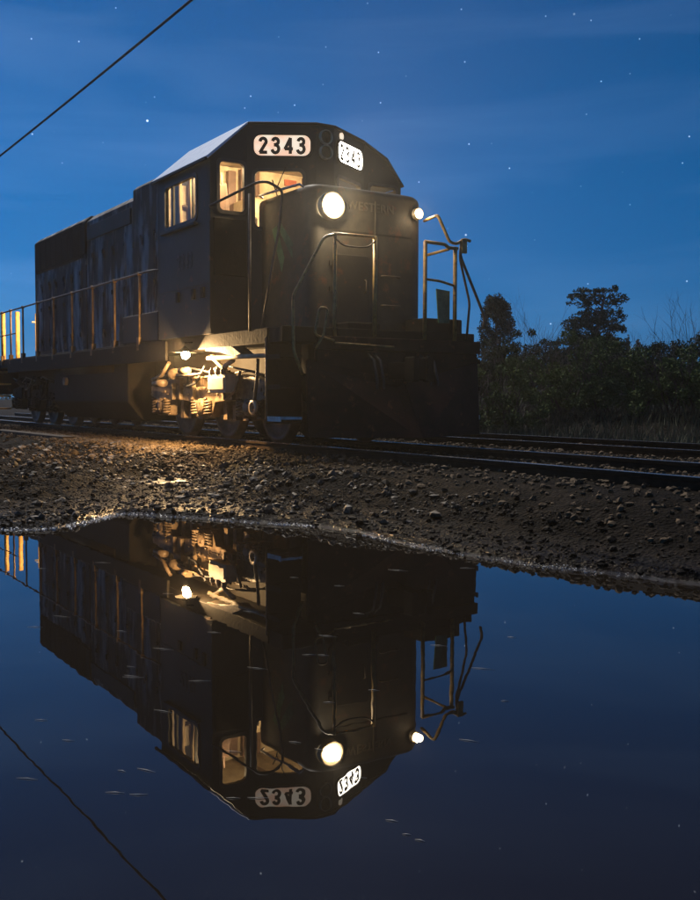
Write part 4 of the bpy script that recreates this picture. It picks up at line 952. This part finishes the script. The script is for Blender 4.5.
back = [(455, 30, 2.3, 2.6), (486, 31, 2.55, 2.6), (520, 30, 2.5, 2.6), (548, 33, 2.55, 2.8), (580, 34, 3.1, 3.0), (612, 33, 2.9, 2.8), (645, 31, 2.45, 2.8), (678, 30, 2.4, 2.7), (712, 29, 2.4, 2.8), (760, 28, 2.5, 3.0), (820, 28, 2.6, 3.2), (430, 30, 2.2, 2.6)]
for i, (px, dp, H, Wd) in enumerate(back):
    shrub(px, dp, H, Wd, 300+i, 'dark taller bush behind the thicket, '+(['directly behind the plough edge', 'behind the rounded evergreen', 'right of the rounded evergreen', 'under the small conifer', 'at the left foot of the tall tree', 'at the right foot of the tall tree', 'first right of the tall tree', 'below the distant conifers', 'behind the leafless tree', 'past the right edge', 'farthest right', 'hidden behind the locomotive front'][i]), 'dark bushes at the back of the thicket', 'leaf', 6500, .042)
def bare(px, depth, H, seed, label, lean=(0, 0)):
    x, y = veg_at(px, depth); g = gz(x, y); t = empty('bare_tree', (x, y, g)); tag(t, label, 'tree'); rnd = random.Random(seed); mb = MB()
    for i in range(6):
        a = rnd.uniform(0, 6.28); branches(mb, (0, 0, -.05), (math.cos(a)*.28+lean[0], math.sin(a)*.28, 1), H*.62, .013, 3, .5, None, .1, 3, rnd)
    mb.build('bare_branches', M['twig'], t)
bare(531, 34, 3.3, 7, 'leafless shrub with fanning twigs between the rounded evergreen and the tall tree')
bare(694, 27, 2.7, 8, 'leafless tree with crooked twigs at the right edge above the bushes', (-.15, 0))
bare(640, 40, 3.1, 9, 'leafless thin branches rising just right of the tall tree')
for i in range(34):
    px = 560+i*7.5+rnd.uniform(-2.5, 2.5); dp = rnd.uniform(140, 165)
    conifer(px, dp, rnd.uniform(7.6, 10.4), rnd.uniform(1.7, 2.6), 'dark pointed conifer in the distant row beyond the thicket', 400+i, 'distant row of conifers', n=420, ls=.35, ragged=.2)
# far hedge masses closing the horizon
def far_mass(name, x0, x1, y0, y1, zmax, n, ls, label, seed):
    r = np.random.default_rng(seed); cx = r.uniform(x0, x1, 260); cy = r.uniform(y0, y1, 260); cz = r.uniform(.2, zmax, 260)
    V, Fq = leaves(np.stack([cx, cy, cz], -1), np.stack([r.uniform(1.5, 3.2, 260)]*2+[r.uniform(.8, 1.6, 260)], -1), n, ls, seed=seed, shell=.2)
    o = np_mesh(name, V, Fq, M['conif']); tag(o, label, 'woodland', kind='stuff')
far_mass('far_woodland', 15, 95, 120, 150, 5.2, 22000, .32, 'low dark woodland mass far behind the thicket on the right', 71)
far_mass('far_woodland', -140, 10, 120, 160, 4.5, 22000, .36, 'low dark woodland mass on the horizon behind the locomotive', 72)
# grass and undergrowth
n = 26000; r = np.random.default_rng(5)
s_ = r.uniform(-24, 14, n); v_ = r.gamma(2.0, 1.8, n)+5.1
X = CX+FWD.x*s_+RGT.x*v_; Y = CY+FWD.y*s_+RGT.y*v_; H = height(X, Y); hgt = r.uniform(.08, .34, n)*(.6+.5*np.minimum(v_-5, 3)/3); a = r.uniform(0, 6.28, n); wdt = r.uniform(.006, .014, n)
lx = r.normal(0, .3, n)*hgt; ly = r.normal(0, .3, n)*hgt
p0 = np.stack([X-np.cos(a)*wdt, Y-np.sin(a)*wdt, H-.02], -1); p1 = np.stack([X+np.cos(a)*wdt, Y+np.sin(a)*wdt, H-.02], -1); p2 = np.stack([X+lx, Y+ly, H+hgt], -1)
o = np_mesh('grass', np.stack([p0, p1, p2], 1).reshape(-1, 3), np.arange(3*n).reshape(n, 3), M['grassm']); tag(o, 'rough grass growing along the far side of the tracks', 'grass', kind='stuff')

# ------------------------------------------------------------------ floating straw on the water
M['straw'] = mat('pale_straw', (.62, .55, .42), (.35, .3, .22), 20, .5)
for i in range(46):
    px = random.uniform(20, 520); py = random.uniform(560, 860)
    rr_ = 1.1443/((py-450)/1007.25+.052); x = (px-350)/1007.25*rr_; y = rr_
    if seg_dist(np.array([x]), np.array([y]))[0] > -.15: continue
    L = random.uniform(.03, .10)*y/4; a = random.uniform(-.5, .0)
    b = MB(); b.tube([(-L/2, 0, 0), (0, random.uniform(-.003, .003), .001), (L/2, 0, 0)], [.0004, .0011, .0004], 5)
    o = b.build('floating_straw', M['straw']); o.location = (x, y, .0015); o.rotation_euler = (0, 0, a)
    tag(o, 'tiny pale straw floating on the dark water', 'straw', 'straws floating on the puddle')

# ------------------------------------------------------------------ thin mist added to give the lamps halos
hz = bpy.data.materials.new('halo_mist'); hz.use_nodes = True; nt = hz.node_tree
for n_ in list(nt.nodes): nt.nodes.remove(n_)
ho = nt.nodes.new('ShaderNodeOutputMaterial'); pv = nt.nodes.new('ShaderNodeVolumePrincipled')
pv.inputs['Color'].default_value = (.9, .9, .9, 1); pv.inputs['Density'].default_value = .00065; pv.inputs['Anisotropy'].default_value = .70
nt.links.new(pv.outputs[0], ho.inputs['Volume'])
o = MB().box(-330, 330, -330, 330, -1.6, 16).build('haze', hz); tag(o, kind='stuff', label='thin mist added to make halos around the lamps', cat='haze')
